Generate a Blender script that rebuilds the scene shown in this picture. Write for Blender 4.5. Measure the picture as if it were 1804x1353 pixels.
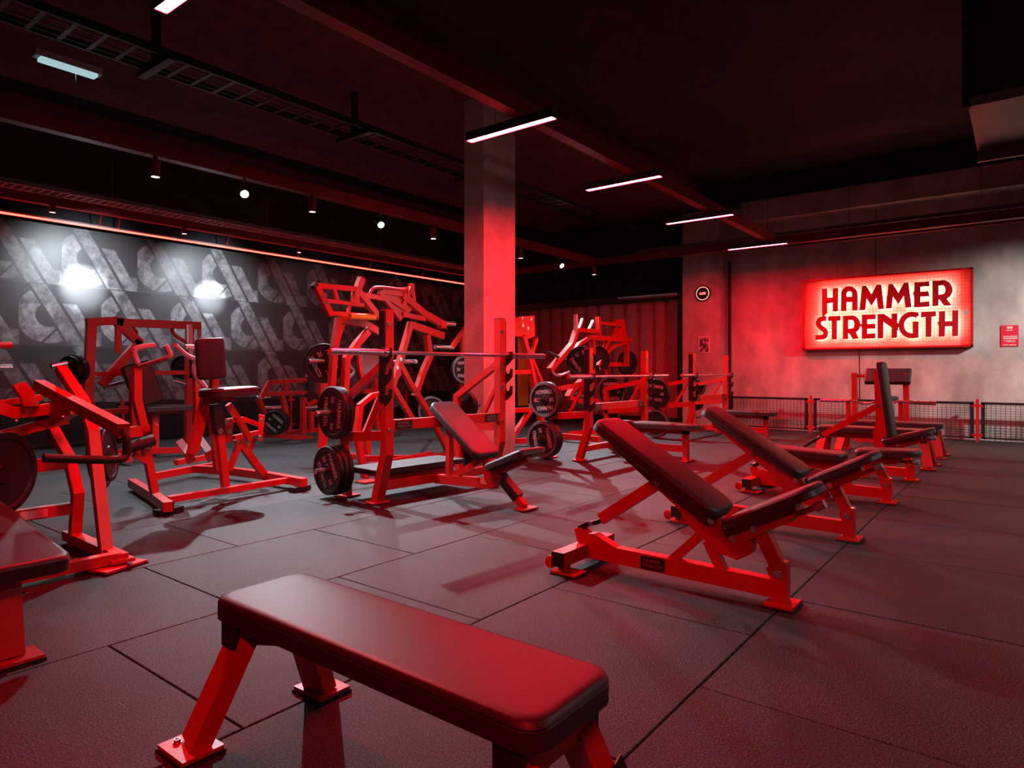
import bpy, bmesh, math, random
from mathutils import Vector as V, Matrix
random.seed(4)
for o in list(bpy.data.objects): bpy.data.objects.remove(o)
S = bpy.context.scene; C = S.collection
# ---------------------------------------------------------------- camera, world, exposure
FX, CX, HY, CH = 1165.0, 902.0, 653.0, 1.1
AN = math.radians(37.84); ca, sa = math.cos(AN), math.sin(AN)
cam = bpy.data.cameras.new('camera'); cam.sensor_width = 36; cam.lens = 36*FX/1804
cam.shift_y = -(676.5-HY)/1804; cam.clip_end = 100; cam.clip_start = .05
co = bpy.data.objects.new('camera', cam); C.objects.link(co); S.camera = co
co.location = (0, 0, CH); co.rotation_euler = (math.radians(90), 0, AN-math.radians(90))
w = bpy.data.worlds.new('world'); S.world = w; w.use_nodes = True
w.node_tree.nodes['Background'].inputs[0].default_value = (.10, .05, .06, 1)
w.node_tree.nodes['Background'].inputs[1].default_value = .02
S.view_settings.view_transform = 'Standard'; S.view_settings.look = 'None'
S.view_settings.exposure = 0.0; S.view_settings.gamma = 1; S.view_settings.use_curve_mapping = False

def spot(name, loc, to, power, deg, blend=.4, col=(.80, .91, 1), r=.03):
    l = bpy.data.lights.new(name, 'SPOT'); l.energy = power; l.spot_size = math.radians(deg); l.spot_blend = blend
    l.color = col; l.shadow_soft_size = r
    o = bpy.data.objects.new(name, l); C.objects.link(o); o.location = loc
    o.rotation_euler = (V(to)-V(loc)).to_track_quat('-Z', 'Y').to_euler(); return o
TY = 6.75
spot('spot_light', (3.92, TY-.12, 3.02), (3.55, 4.0, 0), 1400, 72, 1.0, r=.025)
spot('spot_light', (5.86, TY-.12, 3.02), (5.5, 3.9, 0), 850, 74, 1.0, r=.025)
spot('spot_light', (10.19, TY-.12, 3.02), (9.3, 3.6, 0), 1000, 95, .9, r=.025)
for x, p in ((2.98, 500), (4.79, 560), (6.84, 420), (8.93, 300)):
    spot('down_light', (x, TY+.05, 2.98), (x, TY+.15, 0), p*.85, 92, .8)
spot('wall_spot', (3.9, 9.3, 3.1), (3.9, 11.0, 2.38), 420, 78, 1.0)
spot('wall_spot', (5.85, 9.3, 3.1), (5.82, 11.0, 2.40), 420, 74, 1.0)
spot('wall_spot', (3.9, 9.6, 2.95), (3.86, 11.0, 2.36), 1500, 27, 1.0)  # narrow beam added to brighten the hot spot on the print, no fixture
spot('wall_spot', (5.85, 9.6, 2.95), (5.78, 11.0, 2.38), 1600, 24, 1.0)  # same added beam for the farther hot spot
spot('wall_spot', (7.9, 9.3, 3.1), (7.9, 11.0, 2.5), 14, 75, .95)
for x, p in ((3.3, 130), (5.1, 130), (7.2, 90)): spot('small_lamp', (x, 10.5, 3.24), (x, 9.2, 0), p, 125, .8)
spot('wall_spot', (1.7, 9.0, 3.1), (1.7, 11.0, 1.9), 10, 100, .95)
# lamps of the unseen right half of the room
spot('room_spot', (10.4, -2.0, 3.1), (12.9, .3, .45), 700, 78, .8, (1, .96, .91), .06)
spot('room_spot', (4.2, -2.6, 3.0), (4.6, .4, 0), 150, 120, .9, (1, .9, .92), .25)
spot('room_spot', (7.4, -2.6, 3.0), (8.1, .0, 0), 240, 120, .9, (1, .9, .92), .25)

# ---------------------------------------------------------------- picking: ray of a photo pixel met with a real plane
def ray(u, v):
    l = (u-CX)/FX; return V((ca+l*sa, sa-l*ca, -(v-HY)/FX))
def pX(u, v, X): r = ray(u, v); return r*(X/r.x)+V((0, 0, CH))
def pY(u, v, Y): r = ray(u, v); return r*(Y/r.y)+V((0, 0, CH))
def pZ(u, v, Z=0.): r = ray(u, v); return r*((Z-CH)/r.z)+V((0, 0, CH))

# ---------------------------------------------------------------- materials
def nt(name):
    m = bpy.data.materials.new(name); m.use_nodes = True; t = m.node_tree
    return m, t, t.nodes['Principled BSDF']
def N(t, ty, **k):
    n = t.nodes.new(ty)
    for a, b in k.items():
        if a in n.inputs: n.inputs[a].default_value = b
        else: setattr(n, a, b)
    return n
def bump(t, b, scale, dist, strength=.5, detail=3):
    no = N(t, 'ShaderNodeTexNoise', Scale=scale, Detail=detail); tc = N(t, 'ShaderNodeTexCoord')
    t.links.new(tc.outputs['Object'], no.inputs['Vector'])
    bu = N(t, 'ShaderNodeBump', Strength=strength, Distance=dist)
    t.links.new(no.outputs[0], bu.inputs['Height']); t.links.new(bu.outputs[0], b.inputs['Normal']); return no
def simple(name, col, rough=.4, metal=0, bs=None, spec=.5, var=0, coat=0):
    m, t, b = nt(name); b.inputs['Roughness'].default_value = rough; b.inputs['Metallic'].default_value = metal
    b.inputs['Base Color'].default_value = (*col, 1); b.inputs['Specular IOR Level'].default_value = spec
    b.inputs['Coat Weight'].default_value = coat
    if bs: bump(t, b, *bs)
    if var:
        no = N(t, 'ShaderNodeTexNoise', Scale=6., Detail=5.); tc = N(t, 'ShaderNodeTexCoord')
        t.links.new(tc.outputs['Object'], no.inputs['Vector'])
        r = N(t, 'ShaderNodeValToRGB'); r.color_ramp.elements[0].position = .3; r.color_ramp.elements[1].position = .7
        r.color_ramp.elements[0].color = (*[c*(1-var) for c in col], 1); r.color_ramp.elements[1].color = (*[min(1, c*(1+var)) for c in col], 1)
        t.links.new(no.outputs[0], r.inputs[0]); t.links.new(r.outputs[0], b.inputs['Base Color'])
    return m
def emis(name, col, s):
    m, t, b = nt(name); b.inputs['Base Color'].default_value = (*col, 1)
    b.inputs['Emission Color'].default_value = (*col, 1); b.inputs['Emission Strength'].default_value = s; return m
RED = simple('red_powder_coat', (.42, .006, .005), .40, 0, (300, .0008, .2), .5, .08)
REDP = simple('red_sign_paint', (.42, .004, .01), .45)
VIN = simple('black_vinyl', (.025, .018, .021), .48, 0, (420, .0006, .35), .5)
BLK = simple('black_steel', (.012, .012, .013), .4)
RUB = simple('black_rubber', (.014, .014, .014), .6)
GRIP = simple('grey_rubber_grip', (.38, .39, .41), .6)
CHR = simple('chrome', (.75, .75, .77), .22, 1)
RIM = simple('worn_rim', (.10, .10, .105), .4)
IRON = simple('plate_iron', (.009, .009, .010), .40, 0, (200, .001, .3), .35)
LET = simple('plate_lettering', (.36, .34, .34), .5)
LAB = simple('label_lettering', (.22, .17, .17), .5)
WHT = simple('white_sticker', (.7, .66, .64), .6)
DARK = simple('dark_ceiling_paint', (.020, .017, .019), .8, 0, None, .2, .3)
TRAY = simple('galvanised_tray', (.16, .15, .15), .45, .6)
TRK = simple('red_track_lacquer', (.17, .008, .009), .3)
ALU = simple('lamp_aluminium', (.05, .05, .05), .4, .3)
YEL = simple('yellow_panel', (.62, .44, .03), .4)
LED = emis('red_led_tube', (1, .0085, .0225), 800)
STRIP = emis('red_led_strip', (1, .035, .022), 14)
LENS = emis('lamp_lens', (.9, .95, 1), 14)
LENSB = emis('lamp_lens_bright', (.9, .95, 1), 90)
HALO = emis('sign_backlight', (1, .58, .40), 24)
EMG = emis('emergency_tube', (.42, .68, .72), .8)
DIG = emis('clock_digits', (1, .12, .12), 4)
RING = emis('clock_ring', (1, .30, .24), 2.2)

def floor_mat():
    m, t, b = nt('rubber_tile'); tc = N(t, 'ShaderNodeTexCoord'); L = t.links.new
    n1 = N(t, 'ShaderNodeTexNoise', Scale=150., Detail=3., Roughness=.7); n2 = N(t, 'ShaderNodeTexNoise', Scale=1.1, Detail=6.)
    for n in (n1, n2): L(tc.outputs['Object'], n.inputs['Vector'])
    r1 = N(t, 'ShaderNodeValToRGB'); e = r1.color_ramp.elements; e[0].position = .45; e[0].color = (.007, .0067, .007, 1); e[1].position = .62; e[1].color = (.066, .064, .068, 1)
    r2 = N(t, 'ShaderNodeValToRGB'); e = r2.color_ramp.elements; e[0].position = .3; e[0].color = (.62, .62, .62, 1); e[1].position = .7; e[1].color = (1.12, 1.12, 1.12, 1)
    L(n1.outputs[0], r1.inputs[0]); L(n2.outputs[0], r2.inputs[0])
    mx = N(t, 'ShaderNodeMix', data_type='RGBA', blend_type='MULTIPLY'); mx.inputs[0].default_value = 1
    L(r1.outputs[0], mx.inputs[6]); L(r2.outputs[0], mx.inputs[7])
    oi = N(t, 'ShaderNodeObjectInfo'); mr = N(t, 'ShaderNodeMapRange'); mr.inputs[3].default_value = .82; mr.inputs[4].default_value = 1.15
    L(oi.outputs['Random'], mr.inputs[0]); m2 = N(t, 'ShaderNodeVectorMath', operation='SCALE'); L(mx.outputs[2], m2.inputs[0]); L(mr.outputs[0], m2.inputs['Scale'])
    L(m2.outputs[0], b.inputs['Base Color']); b.inputs['Roughness'].default_value = .62; b.inputs['Specular IOR Level'].default_value = .28
    bu = N(t, 'ShaderNodeBump', Strength=1., Distance=.004); L(n1.outputs[0], bu.inputs['Height']); L(bu.outputs[0], b.inputs['Normal']); return m
TILE = floor_mat()
def concrete():
    m, t, b = nt('raw_concrete'); tc = N(t, 'ShaderNodeTexCoord'); L = t.links.new
    n1 = N(t, 'ShaderNodeTexNoise', Scale=1.3, Detail=9., Roughness=.65); n2 = N(t, 'ShaderNodeTexNoise', Scale=55., Detail=3.)
    mp = N(t, 'ShaderNodeMapping'); mp.inputs['Scale'].default_value = (1, 1.7, .9); L(tc.outputs['Object'], mp.inputs[0])
    n3 = N(t, 'ShaderNodeTexNoise', Scale=1.6, Detail=6.); L(mp.outputs[0], n3.inputs['Vector'])
    for n in (n1, n2): L(tc.outputs['Object'], n.inputs['Vector'])
    a = N(t, 'ShaderNodeMath', operation='ADD'); L(n1.outputs[0], a.inputs[0]); L(n3.outputs[0], a.inputs[1])
    a2 = N(t, 'ShaderNodeMath', operation='MULTIPLY_ADD'); L(n2.outputs[0], a2.inputs[0]); a2.inputs[1].default_value = .25; L(a.outputs[0], a2.inputs[2])
    r = N(t, 'ShaderNodeValToRGB'); e = r.color_ramp.elements; e[0].position = .42; e[0].color = (.25, .235, .22, 1); e[1].position = .72; e[1].color = (.56, .53, .50, 1)
    d = N(t, 'ShaderNodeMath', operation='DIVIDE'); L(a2.outputs[0], d.inputs[0]); d.inputs[1].default_value = 2.05; L(d.outputs[0], r.inputs[0])
    L(r.outputs[0], b.inputs['Base Color']); b.inputs['Roughness'].default_value = .8
    bu = N(t, 'ShaderNodeBump', Strength=.35, Distance=.004); L(n2.outputs[0], bu.inputs['Height']); L(bu.outputs[0], b.inputs['Normal']); return m
CON = concrete()
def mural():
    # printed wallpaper: rows of big chalky arcs and diagonal strokes
    m, t, b = nt('mural_print'); L = t.links.new
    def M(op, a, c=None, d=None):
        n = N(t, 'ShaderNodeMath', operation=op)
        for i, q in enumerate((a, c, d)):
            if q is None: continue
            if isinstance(q, (int, float)): n.inputs[i].default_value = q
            else: L(q, n.inputs[i])
        return n.outputs[0]
    tc = N(t, 'ShaderNodeTexCoord'); sp = N(t, 'ShaderNodeSeparateXYZ'); L(tc.outputs['Object'], sp.inputs[0])
    H, W = .875, 1.035
    zz = M('DIVIDE', M('SUBTRACT', sp.outputs['Z'], 2.33-3*H), H); row = M('FLOOR', zz); fz = M('SUBTRACT', zz, row)
    par = M('MODULO', row, 2.); xx = M('ADD', M('SUBTRACT', sp.outputs['X'], 3.05-10*W), M('MULTIPLY', par, -.5*W)); 
    cx = M('DIVIDE', xx, W); fx = M('SUBTRACT', cx, M('FLOOR', cx))
    X = M('MULTIPLY', fx, W); Z = M('MULTIPLY', fz, H)
    def band(v, lo, hi, s=.012):
        a = N(t, 'ShaderNodeMapRange', interpolation_type='SMOOTHSTEP'); L(v, a.inputs[0]); a.inputs[1].default_value = lo-s; a.inputs[2].default_value = lo+s
        c = N(t, 'ShaderNodeMapRange', interpolation_type='SMOOTHSTEP'); L(v, c.inputs[0]); c.inputs[1].default_value = hi-s; c.inputs[2].default_value = hi+s
        return M('MULTIPLY', a.outputs[0], M('SUBTRACT', 1., c.outputs[0]))
    dx = M('SUBTRACT', X, .36); dz = M('SUBTRACT', Z, .44)
    r = M('SQRT', M('ADD', M('MULTIPLY', dx, dx), M('MULTIPLY', dz, dz)))
    diag = M('ADD', X, M('MULTIPLY', Z, .56))           # constant along a falling stroke
    ring = M('MULTIPLY', band(r, .17, .40), M('SUBTRACT', 1., band(diag, .58, 3.)))
    ang = M('ADD', M('MULTIPLY', dx, 1.), M('MULTIPLY', dz, -.9)); cut = M('SUBTRACT', 1., band(ang, .25, .29, .01)); ring = M('MULTIPLY', ring, cut)
    s1 = band(diag, .62, .82); s2 = M('MULTIPLY', band(diag, .87, 1.05), band(Z, -.1, .62)); s3 = M('MULTIPLY', band(diag, .90, 1.22), band(Z, -.1, .22))
    s3 = M('MULTIPLY', s3, .7)
    k = M('MAXIMUM', M('MAXIMUM', ring, s1), M('MAXIMUM', s2, s3))
    edge = band(Z, .012, 2., .01); k = M('MULTIPLY', k, edge)
    # second, fainter set of strokes across the first
    n = N(t, 'ShaderNodeTexNoise', Scale=9., Detail=8., Roughness=.7); L(tc.outputs['Object'], n.inputs['Vector'])
    n2 = N(t, 'ShaderNodeTexNoise', Scale=1.3, Detail=3.); L(tc.outputs['Object'], n2.inputs['Vector'])
    rg = N(t, 'ShaderNodeMapRange'); L(n.outputs[0], rg.inputs[0]); rg.inputs[1].default_value = .36; rg.inputs[2].default_value = .68; rg.inputs[3].default_value = .12; rg.inputs[4].default_value = 1
    k = M('MULTIPLY', M('MULTIPLY', k, rg.outputs[0]), M('MULTIPLY_ADD', n2.outputs[0], 1.9, -.1))
    base = M('MULTIPLY_ADD', M('SUBTRACT', H, Z), .015, .020); alb = M('MULTIPLY_ADD', k, .17, base)
    cb = N(t, 'ShaderNodeCombineXYZ'); L(alb, cb.inputs[0]); L(M('MULTIPLY', alb, .96), cb.inputs[1]); L(M('MULTIPLY', alb, 1.02), cb.inputs[2])
    L(cb.outputs[0], b.inputs['Base Color']); b.inputs['Roughness'].default_value = .42; b.inputs['Specular IOR Level'].default_value = .4; return m
MUR = mural()
def corr():
    m, t, b = nt('burgundy_sheet_steel'); b.inputs['Base Color'].default_value = (.42, .12, .13, 1); b.inputs['Roughness'].default_value = .25; b.inputs['Metallic'].default_value = .1; return m
COR = corr()
def photo_print():
    m, t, b = nt('flyer_print'); n = N(t, 'ShaderNodeTexNoise', Scale=14., Detail=4.); tc = N(t, 'ShaderNodeTexCoord'); t.links.new(tc.outputs['Object'], n.inputs['Vector'])
    r = N(t, 'ShaderNodeValToRGB'); e = r.color_ramp.elements; e[0].position = .42; e[0].color = (.03, .03, .035, 1); e[1].position = .6; e[1].color = (.45, .42, .42, 1)
    t.links.new(n.outputs[0], r.inputs[0]); t.links.new(r.outputs[0], b.inputs['Base Color']); b.inputs['Roughness'].default_value = .6; return m
FLY = photo_print()

# ---------------------------------------------------------------- object helpers
def tag(o, label, cat, group=None, kind=None):
    if label: o['label'] = label
    if cat: o['category'] = cat
    if group: o['group'] = group
    if kind: o['kind'] = kind
    return o
def empty(name, loc, label, cat, group=None, rz=0):
    o = bpy.data.objects.new(name, None); C.objects.link(o); o.location = loc; o.rotation_euler = (0, 0, rz); o.empty_display_size = .1
    return tag(o, label, cat, group)
def link(name, me, mat, parent=None):
    o = bpy.data.objects.new(name, me); C.objects.link(o)
    if mat is not None and not me.materials: me.materials.append(mat)
    if parent: o.parent = parent
    return o
def org(parent):
    p = V((0, 0, 0))
    while parent is not None: p = p+V(parent.location); parent = parent.parent
    return p
def fin(bm, name, mat, parent=None, shift=None, smooth=False, bev=0):
    if bev: bmesh.ops.bevel(bm, geom=[e for e in bm.edges if len(e.link_faces) == 2 and e.calc_face_angle(0) > .5], offset=bev, segments=1, affect='EDGES')
    if shift is not None: bmesh.ops.translate(bm, verts=bm.verts, vec=-V(shift))
    bmesh.ops.recalc_face_normals(bm, faces=bm.faces)
    me = bpy.data.meshes.new(name); bm.to_mesh(me); bm.free()
    if smooth:
        for p in me.polygons: p.use_smooth = True
        try: me.set_sharp_from_angle(angle=.7)
        except Exception: pass
    return link(name, me, mat, parent)
def obox(bm, c, ax, ay, az):   # box by centre and half axes
    c = V(c); vs = [bm.verts.new(c+ax*i+ay*j+az*k) for i in (-1, 1) for j in (-1, 1) for k in (-1, 1)]
    for f in ((0, 1, 3, 2), (4, 6, 7, 5), (0, 4, 5, 1), (2, 3, 7, 6), (0, 2, 6, 4), (1, 5, 7, 3)): bm.faces.new([vs[i] for i in f])
def boxm(bm, lo, hi):
    lo, hi = V(lo), V(hi); obox(bm, (lo+hi)/2, V(((hi.x-lo.x)/2, 0, 0)), V((0, (hi.y-lo.y)/2, 0)), V((0, 0, (hi.z-lo.z)/2)))
def box(name, mat, lo, hi, parent=None, bev=0, world=True):
    bm = bmesh.new(); boxm(bm, lo, hi); return fin(bm, name, mat, parent, org(parent) if world and parent else None, bev=bev)
BS = 1.0   # section scale of the steel tubes
def beamm(bm, pts, w, h=None, side=None):
    # mitred chain of a rectangular tube; w across (horizontal), h the other way
    h = (h or w)*BS; w = w*BS; pts = [V(p) for p in pts]; n = len(pts); rings = []
    for i, p in enumerate(pts):
        d0 = (pts[i]-pts[i-1]).normalized() if i else None; d1 = (pts[i+1]-pts[i]).normalized() if i < n-1 else None
        d = (d0+d1).normalized() if d0 and d1 else (d0 or d1)
        k = 1/max(.5, d.dot(d0 or d1))
        if side is not None: s = V(side); s = (s-d*s.dot(d)).normalized(); u = d.cross(s).normalized()
        else:
            u0 = V((0, 0, 1)) if abs(d.z) < .93 else V((0, 1, 0)); s = d.cross(u0).normalized(); u = s.cross(d).normalized()
        if side is not None: rings.append([bm.verts.new(p+s*w/2*a+u*h/2*b*k) for a, b in ((-1, -1), (1, -1), (1, 1), (-1, 1))])
        else: rings.append([bm.verts.new(p+s*w/2*a+u*h/2*b*k) for a, b in ((-1, -1), (1, -1), (1, 1), (-1, 1))])
    for a, b in zip(rings, rings[1:]):
        for i in range(4): bm.faces.new((a[i], a[(i+1) % 4], b[(i+1) % 4], b[i]))
    bm.faces.new(rings[0][::-1]); bm.faces.new(rings[-1])
def beam(par, name, pts, w, h=None, mat=None, side=None, bev=.006, world=True, label=None):
    bm = bmesh.new(); beamm(bm, pts, w, h, side); o = fin(bm, name, mat or RED, par, org(par) if world else None, bev=min(bev, w*.12))
    if label: o['label'] = label
    return o
def tubem(bm, pts, r, seg=10, smooth=2):
    pts = [V(p) for p in pts]
    for _ in range(smooth if len(pts) > 2 else 0):
        q = [pts[0]]
        for a, b in zip(pts, pts[1:]): q += [a*.78+b*.22, a*.22+b*.78]
        q.append(pts[-1]); pts = q
    rings = []; up = V((.13, .27, .95)).normalized()
    for i, p in enumerate(pts):
        d = (pts[min(i+1, len(pts)-1)]-pts[max(i-1, 0)]).normalized(); s = d.cross(up)
        s = s.normalized() if s.length > .05 else d.orthogonal().normalized(); u = s.cross(d)
        rings.append([bm.verts.new(p+(s*math.cos(2*math.pi*k/seg)+u*math.sin(2*math.pi*k/seg))*r) for k in range(seg)])
    for a, b in zip(rings, rings[1:]):
        for i in range(seg): bm.faces.new((a[i], a[(i+1) % seg], b[(i+1) % seg], b[i]))
    bm.faces.new(rings[0][::-1]); bm.faces.new(rings[-1])
def tube(par, name, pts, r, mat=None, seg=10, world=True, smooth=2, label=None):
    bm = bmesh.new(); tubem(bm, pts, r, seg, smooth); o = fin(bm, name, mat or RED, par, org(par) if world else None, smooth=True)
    if label: o['label'] = label
    return o
def prism(bm, poly, ext):
    ext = V(ext); a = [bm.verts.new(V(p)) for p in poly]; b = [bm.verts.new(V(p)+ext) for p in poly]; n = len(a)
    bm.faces.new(a); bm.faces.new(b[::-1])
    for i in range(n): bm.faces.new((a[i], b[i], b[(i+1) % n], a[(i+1) % n]))
def plate_poly(par, name, poly, ext, mat=None, bev=.004, world=True):
    bm = bmesh.new(); prism(bm, poly, ext); return fin(bm, name, mat or RED, par, org(par) if world else None, bev=bev)
def lathe(bm, prof, M4, seg=28):   # profile (r, t) around local Z of matrix
    rings = []
    for r, z in prof: rings.append([bm.verts.new(M4 @ V((r*math.cos(2*math.pi*k/seg), r*math.sin(2*math.pi*k/seg), z))) for k in range(seg)])
    for a, b in zip(rings, rings[1:]):
        for i in range(seg): bm.faces.new((a[i], a[(i+1) % seg], b[(i+1) % seg], b[i]))
    bm.faces.new(rings[0][::-1]); bm.faces.new(rings[-1])
def fr(o, z, x=None):  # matrix with local Z along z
    z = V(z).normalized(); x = V(x) if x is not None else z.orthogonal(); x = (x-z*x.dot(z)).normalized(); y = z.cross(x)
    m = Matrix((x, y, z)).transposed().to_4x4(); m.translation = V(o); return m
_pm = {}
def pad(par, c, L, W, T, along, up, world=True, name='back_pad', label=None, r=.055, taper=1.0):
    # stuffed vinyl pad with rounded plan corners, soft edges and a seam line
    along = V(along).normalized(); up = V(up); up = (up-along*up.dot(along)).normalized(); s = along.cross(up)
    m = Matrix((along, s, up)).transposed().to_4x4(); m.translation = V(c)
    bm = bmesh.new(); out = []
    for (cx_, cy_, a0) in ((L/2-r, W/2-r, 0), (-L/2+r, W/2-r, 90), (-L/2+r, -W/2+r, 180), (L/2-r, -W/2+r, 270)):
        for k in range(6):
            a = math.radians(a0+k*18); x, y = cx_+r*math.cos(a), cy_+r*math.sin(a); y *= (1+(taper-1)*(x/L+.5)); out.append((x, y))
    lev = [(-T/2, .012), (-T/2+.006, 0), (T/2-.024, 0), (T/2-.021, .0035), (T/2-.018, 0), (T/2-.007, .004), (T/2-.002, .011), (T/2, .024)]
    rings = []
    for z, ins in lev:
        rg = []
        for x, y in out:
            l = math.hypot(x, y); rg.append(bm.verts.new(m @ V((x-(1 if x > 0 else -1)*ins, y-(1 if y > 0 else -1)*ins, z))))
        rings.append(rg)
    n = len(out)
    for a, b in zip(rings, rings[1:]):
        for i in range(n): bm.faces.new((a[i], a[(i+1) % n], b[(i+1) % n], b[i]))
    bm.faces.new(rings[0][::-1]); bm.faces.new(rings[-1])
    o = fin(bm, name, VIN, par, org(par) if world else None, smooth=True)
    if label: o['label'] = label
    return o
_bolt = {}
def bolt(par, p, n, r=.016, world=True):
    key = round(r, 3)
    if key not in _bolt:
        bm = bmesh.new(); lathe(bm, [(r*1.25, 0), (r*1.25, .003), (r, .003), (r*.9, .011), (r*.55, .011), (r*.5, .007)], Matrix(), 12)
        bmesh.ops.recalc_face_normals(bm, faces=bm.faces); me = bpy.data.meshes.new('bolt'); bm.to_mesh(me); bm.free(); me.materials.append(CHR); _bolt[key] = me
    o = link('bolt', _bolt[key], None, par); q = V(p)-(org(par) if world else V((0, 0, 0))); o.matrix_local = fr(q, n); return o
_txt = {}
def textmesh(s, mat, ext=.02, bold=0):
    k = (s, mat.name, ext, bold)
    if k in _txt: return _txt[k]
    cu = bpy.data.curves.new('lettering', 'FONT'); cu.body = s; cu.align_x = 'CENTER'; cu.align_y = 'CENTER'; cu.extrude = ext; cu.offset = bold; cu.resolution_u = 2
    o = bpy.data.objects.new('t', cu); C.objects.link(o); bpy.context.view_layer.update()
    me = bpy.data.meshes.new_from_object(o.evaluated_get(bpy.context.evaluated_depsgraph_get())); bpy.data.objects.remove(o)
    me.materials.clear(); me.materials.append(mat); _txt[k] = me; return me
def text(par, s, p, right, up, w, h, mat=LET, name='lettering', bold=.02, thick=.0015):
    # lettering fitted into width w and height h, centred on world point p
    me = textmesh(s, mat, .02, bold); xs = [v.co.x for v in me.vertices]; ys = [v.co.y for v in me.vertices]
    kx, ky = w/(max(xs)-min(xs)), h/(max(ys)-min(ys)); o = link(name, me, None, par)
    r = V(right).normalized(); u = V(up); u = (u-r*u.dot(r)).normalized()
    m = Matrix((r, u, r.cross(u))).transposed().to_4x4(); m.translation = V(p)-org(par)
    o.matrix_local = m @ Matrix.Diagonal((kx, ky, thick/.04, 1)) @ Matrix.Translation((-(max(xs)+min(xs))/2, -(max(ys)+min(ys))/2, 0)); return o
def logo(par, c, right, up, w, h):
    r = V(right).normalized(); u = V(up).normalized(); n = r.cross(u); bm = bmesh.new(); obox(bm, V(c)+n*.0015, r*w/2, u*h/2, n*.0025)
    o = fin(bm, 'label_plate', BLK, par, org(par)); o['label'] = 'black name plate lettered HAMMER STRENGTH'
    text(o, 'HAMMER', V(c)+u*h*.2+n*.0045, r, u, w*.74, h*.3, LAB); text(o, 'STRENGTH', V(c)-u*h*.2+n*.0045, r, u, w*.84, h*.3, LAB)
    return o
RX, RYV, UP = V((1, 0, 0)), V((0, 1, 0)), V((0, 0, 1))

# ---------------------------------------------------------------- weight plates (things of their own, on the pegs)
_plate = {}
def plate(c, n, d, rot, label, t=.045, group=None, letters=True, ring=False, kg='20'):
    key = (round(d, 3), round(t, 3))
    if key not in _plate:
        R = d/2; bm = bmesh.new()
        lathe(bm, [(.026, -t/2), (.05, -t/2), (.055, -t*.3), (R*.80, -t*.3), (R*.85, -t/2+.002), (R*.97, -t/2), (R, -t/2+.006), (R, t/2-.006), (R*.97, t/2), (R*.85, t/2-.002), (R*.80, t*.3), (.055, t*.3), (.05, t/2), (.026, t/2)], Matrix(), 36)
        # open the bore: cap faces stay as the hub
        bmesh.ops.recalc_face_normals(bm, faces=bm.faces); me = bpy.data.meshes.new('weight_plate'); bm.to_mesh(me); bm.free()
        for p in me.polygons: p.use_smooth = True
        me.set_sharp_from_angle(angle=.5); me.materials.append(IRON); _plate[key] = me
    o = link('weight_plate', _plate[key], None); n = V(n).normalized()
    up = UP-n*n.z; up.normalize(); right = up.cross(n); a = math.radians(rot)
    r2 = right*math.cos(a)+up*math.sin(a); u2 = -right*math.sin(a)+up*math.cos(a)
    m = Matrix((r2, u2, n)).transposed().to_4x4(); m.translation = V(c); o.matrix_world = m
    tag(o, label, 'weight plate', group)
    zf = t*.3; me = None
    if letters:
        for s, x, y, k, sx in (('HAMMER', 0, .225, .165, .82), ('STRENGTH', 0, -.225, .15, .74), (kg, -.25, 0, .14, .95), (kg, .25, 0, .14, .95)):
            for side in (1,):
                tm = textmesh(s, LET, .02, .02); q = link('lettering', tm, None, o)
                q.matrix_local = Matrix.Translation((x*d, y*d, zf)) @ Matrix.Diagonal((k*d*sx, k*d, .06, 1))
    if ring:
        bm = bmesh.new(); R = d/2; lathe(bm, [(R*.84, t*.5-.003), (R*.84, t*.5+.001), (R*.965, t*.5+.001), (R*.965, t*.5-.003)], Matrix(), 36)
        bmesh.ops.delete(bm, geom=[f for f in bm.faces if len(f.verts) > 6], context='FACES'); q = fin(bm, 'rim_band', RIM, o)
        q['label'] = 'worn pale rim'
    return o

# ================================================================ the room
floor = box('floor', simple('floor_slab', (.01, .01, .01), .9), (-3, -5, -.12), (13, 11.4, -.012)); floor['kind'] = 'structure'
_tm = {}
for j in range(-1, 11):
    y0 = .9+(j-1)*1.0; off = 1.1 if j % 2 == 0 else 1.66
    for i in range(-3, 11):
        x0 = off+i*1.12
        x1 = min(x0+1.12, 12.75)
        if x0 > 12.6 or x1 < -1.5: continue
        cx_, cy_ = (x0+x1)/2, y0+.5
        d = cx_*ca+cy_*sa; l = cx_*sa-cy_*ca
        if d < .6 or abs(l) > d*.774+1.1: continue
        k = round(x1-x0, 3)
        if k not in _tm:
            bm = bmesh.new(); boxm(bm, (-k/2+.0035, -.4965, -.012), (k/2-.0035, .4965, 0))
            bmesh.ops.bevel(bm, geom=[e for e in bm.edges], offset=.003, segments=1, affect='EDGES')
            me = bpy.data.meshes.new('floor_tile'); bm.to_mesh(me); bm.free(); me.materials.append(TILE); _tm[k] = me
        o = link('floor_tile', _tm[k], None, floor); o.location = (cx_+random.uniform(-.001, .001), cy_, random.uniform(-.0012, .0008))
WX, WY, WZ = 12.78, 11.05, 4.62
def st(name, mat, lo, hi, par=None):
    o = box(name, mat, lo, hi, par)
    if par is None: o['kind'] = 'structure'
    return o
st('wall_back', CON, (WX, -5.2, 0), (WX+.2, 4.9, WZ))
wl = st('wall_left', DARK, (-3, WY, 0), (WX+.2, WY+.2, WZ))
mu = box('mural_print', MUR, (-1.2, WY-.012, .62), (12.4, WY-.001, 3.2)); mu.parent = wl
mu['label'] = 'dark wall print of big chalky grey letters in rows'
st('wall_right', DARK, (-3, -5.3, 0), (WX+.2, -5.1, WZ)); st('wall_front', DARK, (-3.2, -5.3, 0), (-3, WY+.2, WZ))
st('ceiling', DARK, (-3.2, -5.3, WZ), (WX+.2, WY+.2, WZ+.2))
st('wall_back_upper', DARK, (WX+.18, 4.9, 2.70), (WX+.25, WY, WZ))
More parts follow.
